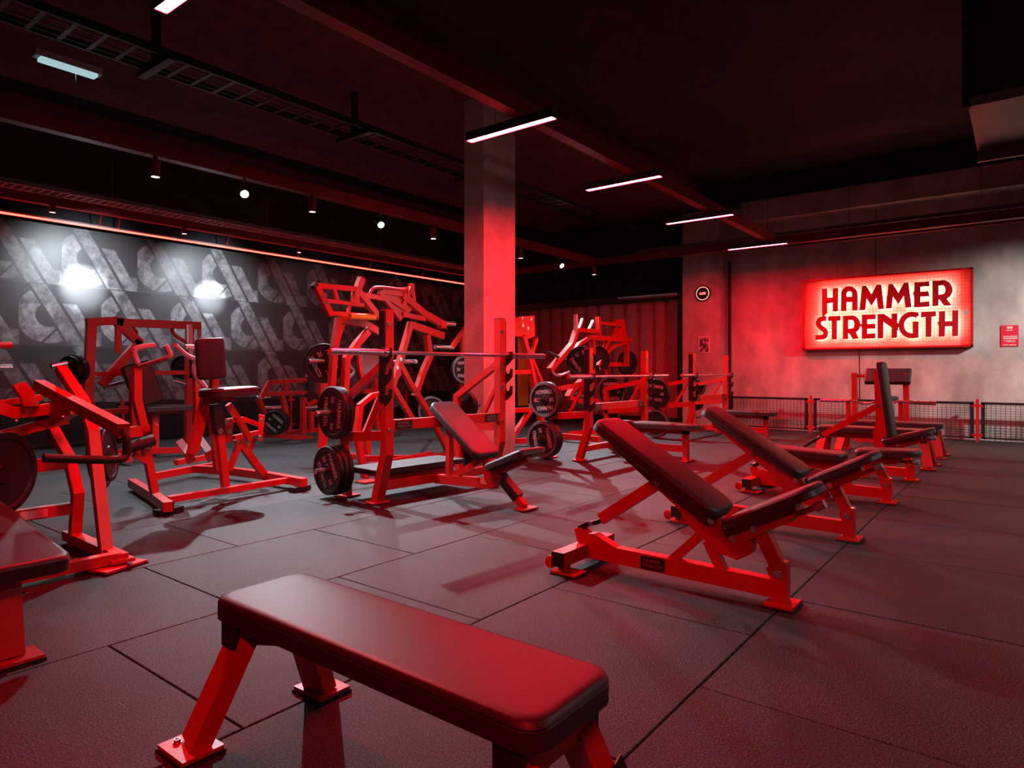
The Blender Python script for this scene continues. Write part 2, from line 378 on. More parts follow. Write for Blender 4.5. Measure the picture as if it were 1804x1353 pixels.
st('trim_1', simple('soffit_bounce_red', (.085, .022, .03), .8, 0, None, .2, .3), (-3, 4.9, 4.30), (WX, 8.76, WZ))          # downstand slab, bounce of the red tubes put into its colour
st('trim_2', CON, (WX-.42, -5, 3.86), (WX, 4.2, 4.22))       # concrete beam along sign wall
st('trim_3', DARK, (WX-.5, -5, 4.22), (WX, 4.9, WZ))
# joints between concrete panels
for y, z0, z1 in ((2.03, 2.73, 3.9), (2.28, .6, 1.47), (4.82, 0, 3.9)): st('trim_4', BLK, (WX-.004, y-.006, z0), (WX+.001, y+.006, z1))
# pillars
p = st('pillar', CON, (5.86, 4.97, 0), (6.46, 5.27, 4.30))
bm_ = st('column', CON, (12.45, 4.62, 0), (12.78, 5.38, 4.2))
tube(None, 'wall_pipe', [(12.62, 4.50, 0), (12.62, 4.50, 3.2)], .03, DARK); tag(bpy.data.objects['wall_pipe'], 'dark vertical pipe in the corner beside the clock column', 'pipe')
# ribbed burgundy sheet steel wall
cw = empty('steel_shutter', (12.8, 7.9, 0), 'ribbed burgundy sheet steel shutter behind the machines', 'shutter')
y = 5.62
while y < 10.9:
    bm = bmesh.new()
    pr = [(0, 0), (0, .19), (.075, .215), (.075, .305), (0, .33)]
    a = [bm.verts.new((12.84+px_-12.8, y+py_-7.9, .12)) for px_, py_ in pr]; b = [bm.verts.new((v.co.x, v.co.y, 2.56)) for v in a]
    for i in range(4): bm.faces.new((a[i], a[i+1], b[i+1], b[i]))
    fin(bm, 'steel_panel', COR, cw); y += .33
box('sill', BLK, (12.78, 5.4, 0), (12.88, 11, .13), cw); box('side_post', BLK, (12.70, 5.40, 0), (12.90, 5.60, 2.7), cw)
box('shutter_head', BLK, (12.72, 5.4, 2.56), (12.95, 11, 2.69), cw)
hb = tube(cw, 'roller_tube', [(12.62, 5.55, 2.66), (12.62, 6.9, 2.66)], .055, CHR)
# wire barriers at the foot of the walls
def barrier(name, along, fix, a0, a1, panels, posts, label):
    ax = V((1, 0, 0)) if along == 'x' else V((0, 1, 0)); base = V((0, fix, 0)) if along == 'x' else V((fix, 0, 0))
    e = empty(name, base+ax*(a0+a1)/2, label, 'barrier')
    def seg(nm, s0, s1, z0, z1, th=.03, m=BLK):
        pth = V((0, 1, 0)) if along == 'x' else V((1, 0, 0)); bm = bmesh.new(); c = base+ax*(s0+s1)/2+UP*(z0+z1)/2
        obox(bm, c, ax*(s1-s0)/2, pth*th/2, UP*(z1-z0)/2); return fin(bm, nm, m, e, org(e))
    for s0, s1 in panels:
        seg('top_rail', s0, s1, .575, .615); seg('bottom_rail', s0, s1, .05, .075); seg('end_bar', s0, s0+.05, .05, .6); seg('end_bar', s1-.05, s1, .05, .6)
        bm = bmesh.new(); s = s0+.06
        while s < s1-.05: obox(bm, base+ax*s+UP*.32, ax*.0028, (ax.cross(UP))*.0028, UP*.26); s += .06
        z = .10
        while z < .57: obox(bm, base+ax*(s0+s1)/2+UP*z, ax*(s1-s0)/2, (ax.cross(UP))*.0024, UP*.0022); z += .038
        q = fin(bm, 'wire_mesh', BLK, e, org(e)); q['kind'] = 'stuff'
    for s in posts:
        seg('post', s-.02, s+.02, 0, .66, .045, RED); seg('bracket', s-.07, s+.07, .535, .575, .05, RED); seg('bracket', s-.07, s+.07, .08, .12, .05, RED)
barrier('wire_barrier', 'y', 12.52, -.6, 4.5, ((-.6, .545), (.635, 2.965), (3.055, 4.45)), (.59, 3.01), 'low black wire barrier with red posts along the concrete wall')
barrier('wire_barrier', 'x', 10.80, -1.5, 12.4, ((-1.5, 1.345), (1.435, 4.245), (4.335, 7.145), (7.235, 10.045), (10.135, 12.4)), (1.39, 4.29, 7.19, 10.09), 'low black wire barrier running along the printed wall')

# ---------------------------------------------------------------- ceiling fittings
def housing(name, a, b, label, mat=TRK, w=.11, h=.13): 
    o = beam(None, name, [a, b], w, h, mat, bev=.008); return tag(o, label, 'track')
housing('lighting_track', (-2, 3.33, 3.28), (11.5, 3.33, 3.28), 'red lacquered ceiling track above the row of red light tubes')
housing('lighting_track', (-2, 6.78, 3.27), (11.5, 6.78, 3.27), 'red lacquered ceiling track carrying the white spot lamps')
housing('lighting_track', (11.5, -4, 3.27), (11.5, 9.6, 3.27), 'red lacquered cross track in front of the sign wall')
housing('lighting_track', (-2, 10.55, 3.42), (11.9, 10.55, 3.42), 'dark red track just above the long red strip', TRK, .10, .12)
names = ['red light tube behind the camera, out of the picture', 'red light tube nearest the camera at the top edge', 'red light tube crossing the top of the concrete pillar', 'second red light tube, between pillar and wall', 'third red light tube, before the one at the wall', 'farthest red light tube, close to the sign wall']
for k, (x, y0, y1) in enumerate(((-1.1, -.7, .2), (1.74, 3.0, 3.88), (4.42, 3.0, 3.92), (6.44, 3.02, 3.93), (8.6, 3.02, 3.95), (11.07, 3.02, 3.97))):
    e = empty('light_tube', (x, (y0+y1)/2, 3.14), names[k], 'light', 'red light tubes hung in a row')
    box('housing', ALU, (x-.04, y0, 3.152), (x+.04, y1, 3.212), e); box('diffuser', LED, (x-.034, y0+.006, 3.143), (x+.034, y1-.006, 3.1515), e)
    for s_ in (-1, 1): box('skirt', ALU, (x+s_*.0375-.0025, y0, 3.138), (x+s_*.0375+.0025, y1, 3.153), e)
    for yy in (y0, y1): box('skirt', ALU, (x-.04, yy-.003, 3.138), (x+.04, yy+.003, 3.153), e)
    for yy in (y0+.3, y1-.3): tube(e, 'suspension_wire', [(x, yy, 3.212), (x, yy, 4.3)], .003, CHR, 5)
for x, y in ((2.3, 6.78), (4.35, 6.78), (6.5, 6.78), (9.0, 6.78), (2.0, 3.33), (5.45, 3.33), (7.55, 3.33), (9.85, 3.33), (11.5, 2.2), (11.5, 5.0), (11.5, .5)):
    tag(tube(None, 'suspension_rod', [(x, y, 3.33), (x, y, 4.35)], .004, CHR, 5), 'thin steel rod holding up a red ceiling track', 'rod', 'rods of the ceiling tracks')
for x in (1.6, 3.9, 6.3, 8.8):
    tag(tube(None, 'suspension_rod', [(x, 10.15, 3.5), (x, 10.15, 4.6)], .006, TRK, 5), 'thin dark rod above the wire tray by the printed wall', 'rod', 'rods of the wire tray')
e = empty('led_strip', (5.4, 10.72, 3.2), 'long red glowing strip along the top of the printed wall', 'light')
box('diffuser', STRIP, (-1.6, 10.705, 3.185), (12.2, 10.735, 3.205), e); box('housing', ALU, (-1.6, 10.736, 3.18), (12.2, 10.75, 3.235), e)
for x in (-.2, 1.9, 3.95, 4.2, 5.9, 7.3, 9, 10.5): tube(e, 'bracket', [(x, 10.72, 3.23), (x-.03, 10.58, 3.38)], .008, TRK, 6)
# spot lamps on the track
def canister(x, y, z, label, tilt=None, mat=LENS, r=.045):
    e = empty('spot_lamp', (x, y, z), label, 'lamp', 'white spot lamps on the ceiling tracks'); n = V(tilt or (0, 0, -1)).normalized()
    c = V((x, y, z)); bm = bmesh.new(); lathe(bm, [(r*.8, -.16), (r, -.15), (r, 0), (r*.86, .0), (r*.84, -.012)], fr(c, n), 18); fin(bm, 'canister', TRK if mat is LENS else ALU, e, c, smooth=True)
    bm = bmesh.new(); lathe(bm, [(r*.8, -.010), (r*.8, -.006)], fr(c, n), 16); fin(bm, 'lens', mat, e, c)
    beam(e, 'adapter', [c-n*.15+V((0, 0, 0)), V((x, y, 3.22)) if z < 3.2 else c-n*.15+UP*.05], .03, .03, ALU)
for k, (x, s) in enumerate(((2.98, 'dim white canister lamp, nearest of the row on the track'), (4.79, 'dim white canister lamp between the two blazing ones'), (6.84, 'dim white canister lamp just left of the pillar'), (8.93, 'dim white canister lamp just right of the pillar'), (11.34, 'farthest canister lamp, at the track corner'))): canister(x, TY, 3.0, s)
for x, s in ((3.92, 'blazing white spot lamp, largest and nearest'), (5.86, 'second blazing white spot lamp, left of the pillar'), (10.19, 'blazing white spot lamp far right of the pillar')): canister(x, TY, 3.03, s, (-.25, -.75, -.6), LENSB, .05)
for x, s in ((3.3, 'small lamp peeping below the strip at far left'), (5.1, 'small lamp below the strip, second from left'), (7.2, 'small lamp below the strip above the machines')): canister(x, 10.55, 3.27, s, None, LENS, .04)
# cable trays
def tray(a, b, w, h, label, name='cable_tray', wire=True):
    a, b = V(a), V(b); d = (b-a).normalized(); s = d.cross(UP); L = (b-a).length; e = empty(name, (a+b)/2, label, 'cable tray')
    for k in (-1, 1): beam(e, 'side_rail', [a+s*k*w/2, b+s*k*w/2], .02, h, TRAY if wire else BLK, bev=0)
    bm = bmesh.new(); q = .05
    while q < L: obox(bm, a+d*q-UP*h*.4, s*w/2, d*(.006 if wire else .018), UP*.004); q += .10 if wire else .22
    for k in (-.3, 0, .3): obox(bm, (a+b)/2+s*k*w-UP*h*.4, d*L/2, s*.004, UP*.004)
    o = fin(bm, 'rungs', TRAY if wire else BLK, e, org(e)); o['kind'] = 'stuff'; return e
t = tray((-2, 6.1, 3.86), (12, 6.1, 3.86), .42, .07, 'dark ladder cable tray crossing the ceiling', wire=False)
for x in (2.7, 4.9, 6.95): beam(t, 'hanger', [(x, 6.1, 3.8), (x, 6.1, 4.3)], .07, .04, BLK, bev=0); beam(t, 'hanger_arm', [(x, 5.8, 3.80), (x, 6.4, 3.80)], .07, .05, BLK, bev=0)
tray((-2, 10.15, 3.47), (12, 10.15, 3.47), .3, .06, 'wire mesh cable tray glinting red beside the printed wall')
tray((12.2, -4, 3.50), (12.2, 6.2, 3.50), .25, .06, 'wire mesh cable tray in front of the sign wall')
tray((-2, 3.62, 3.50), (11.4, 3.62, 3.50), .16, .05, 'narrow wire tray beside the track of red tubes')
tag(tube(None, 'conduit', [(12.45, -4, 3.34), (12.45, 3.4, 3.34)], .022, TRK), 'thin red conduit running above the sign', 'conduit')
e = empty('emergency_light', (2.2, 6.68, 3.82), 'long pale blue emergency light under the cable tray', 'light')
box('housing', GRIP, (1.96, 6.66, 3.80), (2.48, 6.76, 3.86), e, bev=.01); [tube(e, 'suspension_wire', [(x, 6.71, 3.86), (x, 6.71, 4.3)], .004, CHR, 5) for x in (2.05, 2.4)]; box('diffuser', EMG, (2.0, 6.664, 3.772), (2.44, 6.756, 3.80), e, bev=.008)
e = empty('air_duct', (8.8, .1, 3.9), 'big dark rectangular air duct under the ceiling at right', 'duct')
bm = bmesh.new(); prism(bm, [(7.35, .42, 4.60), (8.85, .42, 4.60), (8.95, .42, 3.52), (7.45, .42, 3.55), (7.35, .42, 3.6)][::-1], (0, -2.4, 0)); 
fin(bm, 'duct_body', simple('duct_paint', (.05, .045, .047), .5), e, org(e)); box('flange', DARK, (7.30, .40, 3.50), (7.36, .46, 4.6), e)
plate_poly(e, 'duct_side', [(8.90, .42, 3.4), (8.95, .42, 4.1), (8.95, -2, 4.1), (8.90, -2, 3.4)], (.05, 0, 0), simple('duct_paint_2', (.10, .05, .05), .5))

# ---------------------------------------------------------------- sign
sg = empty('wall_sign', (12.7, 1.91, 2.1), 'glowing red sign lettered HAMMER STRENGTH on the concrete wall', 'sign')
SY0, SY1, SZ0, SZ1 = .655, 3.175, 1.475, 2.725
SPN = simple('sign_panel_red', (.9, .20, .19), .55)
box('backing_panel', SPN, (12.735, SY0, SZ0), (12.77, SY1, SZ1), sg)
for lo, hi in (((12.62, SY0, SZ1-.03), (12.77, SY1, SZ1)), ((12.62, SY0, SZ0), (12.77, SY1, SZ0+.03)), ((12.62, SY0, SZ0), (12.77, SY0+.03, SZ1)), ((12.62, SY1-.03, SZ0), (12.77, SY1, SZ1))): box('frame_bar', RED, lo, hi, sg)
bm = bmesh.new(); y = SY0+.05
while y < SY1: boxm(bm, (12.662, y-.0016, SZ0+.03), (12.665, y+.0016, SZ1-.03)); y += .052
z = SZ0+.05
while z < SZ1: boxm(bm, (12.660, SY0, z-.0016), (12.663, SY1, z+.0016)); z += .052
o = fin(bm, 'wire_grid', REDP, sg, org(sg)); o['kind'] = 'stuff'
A1 = lambda x, y: (1430+x*.09609, 480+y*.09609)
A2 = lambda x, y: (1560+x*.0961, 480+y*.0961)
def arc(cx_, cy_, ro, ri, a0, a1, n=18):
    f = lambda r, a: (cx_+r[0]*math.cos(math.radians(a)), cy_-r[1]*math.sin(math.radians(a)))
    return [[f(ro, a0+(a1-a0)*i/n), f(ro, a0+(a1-a0)*(i+1)/n), f(ri, a0+(a1-a0)*(i+1)/n), f(ri, a0+(a1-a0)*i/n)] for i in range(n)]
def stroke(pts, w):
    P = [V((a, b, 0)) for a, b in pts]
    for _ in range(2):
        q = [P[0]]
        for a, b in zip(P, P[1:]): q += [a*.75+b*.25, a*.25+b*.75]
        q.append(P[-1]); P = q
    Ls, Rs = [], []
    for i, p in enumerate(P):
        d = (P[min(i+1, len(P)-1)]-P[max(i-1, 0)]).normalized(); s = V((-d.y, d.x, 0))*w/2; Ls.append(p+s); Rs.append(p-s)
    return [[(a.x, a.y), (b.x, b.y), (c.x, c.y), (d.x, d.y)] for a, b, c, d in zip(Ls, Ls[1:], Rs[1:], Rs)]
GL = [
 ('H', A1, [[(188, 300), (285, 296), (285, 745), (225, 800), (188, 800)], [(385, 290), (485, 283), (480, 712), (385, 718)], [(280, 465), (390, 460), (390, 555), (280, 565)]]),
 ('A', A1, [[(535, 710), (540, 400), (640, 400), (635, 708)], [(740, 400), (842, 400), (843, 695), (742, 702)], [(635, 450), (745, 442), (745, 540), (635, 548)]]+arc(690, 402, (150, 152), (52, 56), 0, 180)),
 ('M', A1, [[(925, 250), (1005, 245), (1008, 475), (985, 690), (875, 700)], [(1005, 245), (1100, 400), (1100, 610), (1006, 475)], [(1100, 400), (1190, 228), (1192, 465), (1100, 610)], [(1190, 228), (1280, 225), (1330, 672), (1222, 678), (1190, 465)]]),
 ('M', A2, [[(55, 215), (140, 208), (140, 445), (115, 660), (5, 668)], [(140, 208), (240, 375), (240, 585), (139, 445)], [(240, 375), (340, 190), (337, 430), (240, 585)], [(340, 190), (425, 185), (480, 640), (370, 652), (336, 430)]]),
 ('E', A2, [[(530, 180), (645, 175), (645, 640), (525, 643)], [(640, 175), (808, 162), (808, 255), (640, 265)], [(500, 362), (530, 355), (530, 460)], [(640, 355), (790, 345), (812, 440), (640, 448)], [(640, 545), (808, 530), (808, 630), (640, 640)]]),
 ('R', A2, [[(862, 155), (978, 150), (978, 612), (862, 625)], [(975, 150), (1047, 142), (1047, 240), (975, 245)], [(975, 410), (1047, 402), (1047, 500), (975, 504)], [(985, 490), (1120, 470), (1220, 608), (1075, 612)]]+arc(1045, 320, (190, 180), (56, 80), -90, 90)),
 ('S', A1, stroke([(270, 848), (200, 846), (135, 880), (120, 950), (170, 1010), (240, 1055), (268, 1110), (245, 1175), (180, 1193), (75, 1195)], 92)),
 ('T', A1, [[(305, 805), (530, 795), (530, 885), (305, 892)], [(368, 885), (465, 880), (465, 1230), (370, 1230)]]),
 ('R', A1, [[(575, 795), (672, 792), (672, 1222), (575, 1225)], [(670, 792), (742, 788), (742, 875), (670, 875)], [(670, 1030), (742, 1028), (742, 1115), (670, 1118)], [(680, 1105), (810, 1090), (870, 1215), (760, 1222)]]+arc(740, 952, (155, 164), (45, 77), -90, 90)),
 ('E', A1, [[(917, 775), (1017, 770), (1017, 1215), (917, 1220)], [(885, 940), (920, 945), (920, 1010), (895, 990)], [(1015, 770), (1172, 765), (1172, 855), (1015, 865)], [(1015, 945), (1160, 940), (1172, 1030), (1015, 1035)], [(1015, 1125), (1168, 1120), (1168, 1210), (1015, 1215)]]),
 ('N', A1, [[(1205, 765), (1315, 760), (1315, 1208), (1208, 1212)], [(1461, 752), (1571, 750), (1568, 1198), (1463, 1205)], [(1310, 760), (1330, 760), (1600, 940), (1580, 1070), (1461, 1010), (1310, 900)]]),
 ('G', A2, arc(490, 965, (252, 246), (146, 150), 60, 300, 28)+[[(500, 900), (612, 900), (612, 1170), (500, 1120)], [(560, 725), (614, 735), (614, 810), (540, 815)], [(540, 1110), (612, 1090), (612, 1204), (560, 1210)]]),
 ('T', A2, [[(650, 722), (925, 710), (925, 805), (650, 825)], [(733, 820), (845, 812), (842, 1180), (733, 1190)]]),
 ('H', A2, [[(978, 712), (1095, 705), (1090, 1178), (972, 1182)], [(1222, 695), (1340, 690), (1332, 1168), (1220, 1172)], [(945, 912), (980, 905), (978, 990)], [(1090, 895), (1225, 890), (1225, 985), (1090, 990)]])]
kz = 0
for nm, A, polys in GL:
    kz = kz % 40
    bm = bmesh.new(); bh = bmesh.new()
    for pl in polys:
        kz += 1; q = [pX(*A(x, y), 12.62)+V((-.0006*kz, 0, 0)) for x, y in pl]
        if len(q) > 2: prism(bm, q, (.03, 0, 0))
        q2 = [V((12.6508, v.y, v.z)) for v in q]; prism(bh, q2, (.003, 0, 0))
    o = fin(bm, 'letter', REDP, sg, org(sg)); h = fin(bh, 'backlight', HALO, o, org(sg))
bm = bmesh.new(); lathe(bm, [(.03, -.004), (.036, -.004), (.036, .004), (.03, .004)], fr(pX(*A2(1475, 728), 12.64), (-1, 0, 0)), 24); fin(bm, 'registered_mark', LET, sg, org(sg))
text(sg, 'R', pX(*A2(1475, 728), 12.635), (0, -1, 0), UP, .03, .04, LET)

# clock, flyer, notice
e = empty('wall_clock', (12.43, 4.955, 2.6), 'round black digital clock showing 6:03 on the concrete column', 'clock')
cc = V((12.44, 4.955, 2.6)); bm = bmesh.new(); lathe(bm, [(.155, 0), (.155, .03), (.15, .035)], fr(cc+V((.01, 0, 0)), (-1, 0, 0)), 40); fin(bm, 'case', BLK, e, org(e))
bm = bmesh.new(); lathe(bm, [(.118, 0), (.130, 0), (.130, .008), (.118, .008)], fr(cc-V((.022, 0, 0)), (-1, 0, 0)), 40)
bmesh.ops.delete(bm, geom=[f for f in bm.faces if len(f.verts) > 6], context='FACES'); fin(bm, 'ring_light', RING, e, org(e))
text(e, '6:03', cc-V((.03, .0, 0)), (0, -1, 0), UP, .125, .05, DIG, 'digits')
e = empty('flyer', (12.44, 4.96, 1.5), 'small grey picture flyer on the column below the clock', 'flyer')
a, b = pX(1231, 593, 12.44), pX(1250, 621, 12.44); box('paper', WHT, (12.436, b.y, b.z), (12.446, a.y, a.z), e); box('picture', FLY, (12.433, b.y+.015, b.z+.015), (12.436, a.y-.015, a.z-.015), e)
e = empty('notice', (12.77, .2, 1.64), 'red notice reading MERCI on the concrete wall at right', 'notice')
box('sheet', simple('notice_red', (.62, .02, .05), .4), (12.765, .085, 1.475), (12.779, .305, 1.80), e)
ny = .195
for s, dz, w_, h_ in (('MERCI', -.085, .13, .028),):
    if s == 'MERCI': text(e, s, (12.763, ny, 1.64+dz), (0, -1, 0), UP, w_, h_, WHT)
for dz, w_, h_ in ((-.012, .17, .022), (-.042, .175, .026)):   # lines too small to read
    bm = bmesh.new(); k = -w_/2
    while k < w_/2: obox(bm, (12.763, ny+k, 1.64+dz), V((.001, 0, 0)), V((0, .006, 0)), UP*h_*.4); k += .016
    fin(bm, 'text_line', WHT, e, org(e))
for dy, w_ in ((.055, .06), (-.035, .09)): box('text_line', WHT, (12.762, ny+dy-w_/2, 1.490), (12.764, ny+dy+w_/2, 1.502), e)
for dy in (-.018, .018):
    bm = bmesh.new(); obox(bm, (12.763, ny+dy, 1.765), V((.001, 0, 0)), V((0, .012, .012)), V((0, .012, -.012))); fin(bm, 'emblem', WHT, e, org(e))
box('text_line', WHT, (12.762, ny-.045, 1.72), (12.764, ny+.045, 1.728), e)

# ================================================================ equipment
def rot2(p, c, a):
    y, z = p[0]-c[0], p[1]-c[1]; return (c[0]+y*math.cos(a)-z*math.sin(a), c[1]+y*math.sin(a)+z*math.cos(a))
def footplate(par, name, c, ax, L, W, t=.012, rub=True):
    ax = V(ax).normalized(); s = ax.cross(UP); bm = bmesh.new(); obox(bm, V(c)+UP*(t/2+.008), ax*L/2, s*W/2, UP*t/2); o = fin(bm, name, RED, par, org(par), bev=.002)
    bm = bmesh.new(); obox(bm, V(c)+UP*.0045, ax*(L/2+.004), s*(W/2+.004), UP*.0045); r = fin(bm, 'rubber_foot', RUB, o, org(o)); return o

def adj_bench(X0, back, seat, strut_end, label):
    F0 = .88; e = empty('adjustable_bench', (X0, F0, 0), label, 'bench', 'adjustable benches in a row'); W = lambda x, y, z: V((X0+x, F0+y, z))
    a = math.radians(back); b = math.radians(seat); PB, PS = (.236, .288), (.136, .349)
    R = lambda p: rot2(p, PB, a); Q = lambda p: rot2(p, PS, b)
    beam(e, 'base_beam', [W(0, .05, .080), W(0, 1.10, .095)], .062, .085)
    beam(e, 'front_post', [W(0, .025, .018), W(0, .025, .205)], .066, .066, side=(1, 0, 0)); footplate(e, 'foot_plate', W(0, .02, 0), (1, 0, 0), .16, .13)
    plate_poly(e, 'post_gusset', [W(-.034, y, z) for y, z in ((.055, .11), (.0, .19), (.05, .215), (.085, .17))], (.068, 0, 0))
    beam(e, 'seat_post', [W(0, .030, .17), W(0, .125, .36)], .058, .066, side=(1, 0, 0)); beam(e, 'post_cap', [W(0, -.002, .208), W(0, .05, .214)], .05, .006, CHR, side=(1, 0, 0))
    beam(e, 'rear_crossbar', [W(-.27, 1.10, .088), W(.27, 1.10, .088)], .075, .075)
    for k in (-1, 1): 
        beam(e, 'end_cap', [W(k*.268, 1.10, .088), W(k*.276, 1.10, .088)], .077, .077, BLK); footplate(e, 'foot_plate', W(k*.21, 1.07, 0), (1, 0, 0), .11, .16)
        beam(e, 'foot_block', [W(k*.21, 1.10, .018), W(k*.21, 1.10, .06)], .05, .05)
    for k in (-.20, .20):
        bm = bmesh.new(); lathe(bm, [(.01, -.016), (.034, -.014), (.034, .014), (.01, .016)], fr(W(k, 1.19, .045), (1, 0, 0)), 16); fin(bm, 'wheel', RED, e, org(e), smooth=True)
    plate_poly(e, 'ladder_bracket', [W(-.03, y, z) for y, z in ((.86, .125), (1.02, .19), (1.06, .185), (1.11, .215), (1.15, .20), (1.13, .13), (1.05, .10), (.86, .05))], (.06, 0, 0))
    ly, lz = strut_end
    beam(e, 'ladder', [W(0, 1.125, .205), W(0, 1.07, .235), W(0, ly+.02, lz-.02)], .052, .024, BLK, side=(1, 0, 0)); tube(e, 'ladder_pin', [W(-.045, ly+.05, lz-.03), W(.045, ly+.05, lz-.03)], .014, CHR)
    sp = R((.636, .515)); beam(e, 'back_strut', [W(0, *sp), W(0, ly, lz)], .050, .062, side=(1, 0, 0))
    beam(e, 'brace', [W(0, .41, .275), W(0, .575, .11)], .045, .045, side=(1, 0, 0)); beam(e, 'brace', [W(0, .375, .25), W(0, .30, .11)], .045, .05, side=(1, 0, 0))
    poly = [(.955, .775), (.92, .695), (.64, .485), (.52, .395), (.445, .30), (.31, .205), (.22, .185), (.155, .225), (.14, .285), (.20, .31), (.29, .345), (.325, .375)]
    plate_poly(e, 'back_frame', [W(-.034, *R(p)) for p in poly], (.068, 0, 0))
    poly = [(.25, .35), (.05, .45), (-.045, .498), (-.055, .46), (-.03, .405), (.10, .335), (.16, .29), (.22, .28)]
    plate_poly(e, 'seat_frame', [W(-.042, *Q(p)) for p in poly], (.084, 0, 0))
    d0 = R((1, 0)); d1 = R((0, 0)); 
    A = R((.293, .400)); B = R((.968, .816)); al = V((0, B[0]-A[0], B[1]-A[1])); up = V((0, -al.z, al.y)); c = (A[0]+B[0])/2, (A[1]+B[1])/2
    pad(e, W(0, *c), al.length, .285, .062, al, up, name='back_pad')
    A = Q((.275, .355)); B = Q((-.145, .572)); al = V((0, B[0]-A[0], B[1]-A[1])); up = V((0, al.z, -al.y)); c = (A[0]+B[0])/2, (A[1]+B[1])/2
    pad(e, W(0, *c), al.length, .285, .055, al, up, name='seat_pad', r=.07)
    h0, h1, h2 = Q((-.03, .428)), Q((-.125, .478)), Q((-.165, .50))
    tube(e, 'handle', [W(0, *h0), W(0, *h1)], .013); tube(e, 'handle_grip', [W(0, *h1), W(0, *h2)], .021, GRIP)
    beam(e, 'seat_bracket', [W(0, *Q((-.03, .50))), W(0, *Q((-.01, .43)))], .05, .03, BLK, side=(1, 0, 0))
    for p in (R((.636, .515)), R((.348, .36)), PB, PS, (.030, .157)): 
        for k in (-1, 1): bolt(e, W(k*.035, *p) if p not in (PS,) else W(k*.043, *p), (k, 0, 0), .015)
    logo(e, W(-.031, .665, .088), (0, -1, 0), UP, .135, .066)
    return e
adj_bench(3.22, 0, 0, (.985, .275), 'nearest inclined bench, black pads on a red frame with name plate')
adj_bench(4.74, 0, 0, (.985, .275), 'second inclined bench in the row, right behind the nearest one')
adj_bench(6.25, -29, 25, (1.08, .26), 'bench with its back pad laid flat, third in the row')
adj_bench(7.66, 51, 10, (.84, .41), 'bench with its back pad upright, fourth in the row')

def flat_bench(X0, cy, label, ztop=.43, rev=False):
    e = empty('flat_bench', (X0, cy, 0), label, 'bench', 'flat benches'); W = lambda x, y, z: V((X0+x, cy+y, z))
    pad(e, W(0, 0, ztop-.035), 1.2, .315, .07, RYV, UP, name='bench_pad')
    beam(e, 'spine', [W(0, -.5, ztop-.105), W(0, .5, ztop-.105)], .07, .07)
    for k in (-1, 1):
        beam(e, 'cross_tube', [W(-.13, k*.52, ztop-.105), W(.13, k*.52, ztop-.105)], .07, .07)
        for s in (-1, 1):
            beam(e, 'end_cap', [W(s*.128, k*.52, ztop-.105), W(s*.146, k*.52, ztop-.105)], .073, .073, BLK)
            l = beam(e, 'leg', [W(s*.095, k*.52, ztop-.12), W(s*.215, k*.575, .018)], .055, .095, side=(.4*s, 0, 1)); 
            footplate(l, 'foot_plate', W(s*.225, k*.58, 0), (0, 1, 0), .15, .12)
            bolt(l, W(s*.245, k*.62, .020), (0, 0, 1), .010)
        plate_poly(e, 'gusset', [W(-.12, k*.52, ztop-.14), W(.12, k*.52, ztop-.14), W(.0, k*.33, ztop-.14)], (0, 0, .02))
    return e
fb = flat_bench(1.165, 1.325, 'flat bench in the foreground, wide pad glowing red, angled red legs')
lo, hi = V((1.15+.113, 1.33-.53, .25)), V((1.15+.2, 1.33-.57, .055)); dd = (hi-lo).normalized(); nn = V((-.25, -1, .05)).normalized()
logo(fb, V((1.335, .716, .155)), dd, dd.cross(V((0, 1, 0)))*-1, .13, .07)
flat_bench(8.83, 1.43, 'farther flat bench, first of two beyond the upright back pad')
flat_bench(10.0, 1.43, 'farthest flat bench, right in front of the arm curl bench')

# bench cut off by the left edge
e = empty('incline_board', (.8, 3.4, 0), 'dark padded bench cut off by the left edge, red leg below', 'bench')
al = V((0, -.86, -.104)); pad(e, (.82, 3.40, .405), .93, .34, .07, al, (0, -.1, 1), name='bench_pad', r=.05)
beam(e, 'leg', [(.79, 3.03, .02), (.79, 3.09, .36)], .12, .06, side=(1, 0, 0)); footplate(e, 'foot_plate', (.78, 3.02, 0), (1, 0, 0), .24, .14)
beam(e, 'leg', [(.79, 3.75, .02), (.79, 3.72, .40)], .12, .06, side=(1, 0, 0)); beam(e, 'spine', [(.80, 3.0, .325), (.80, 3.8, .41)], .07, .07)

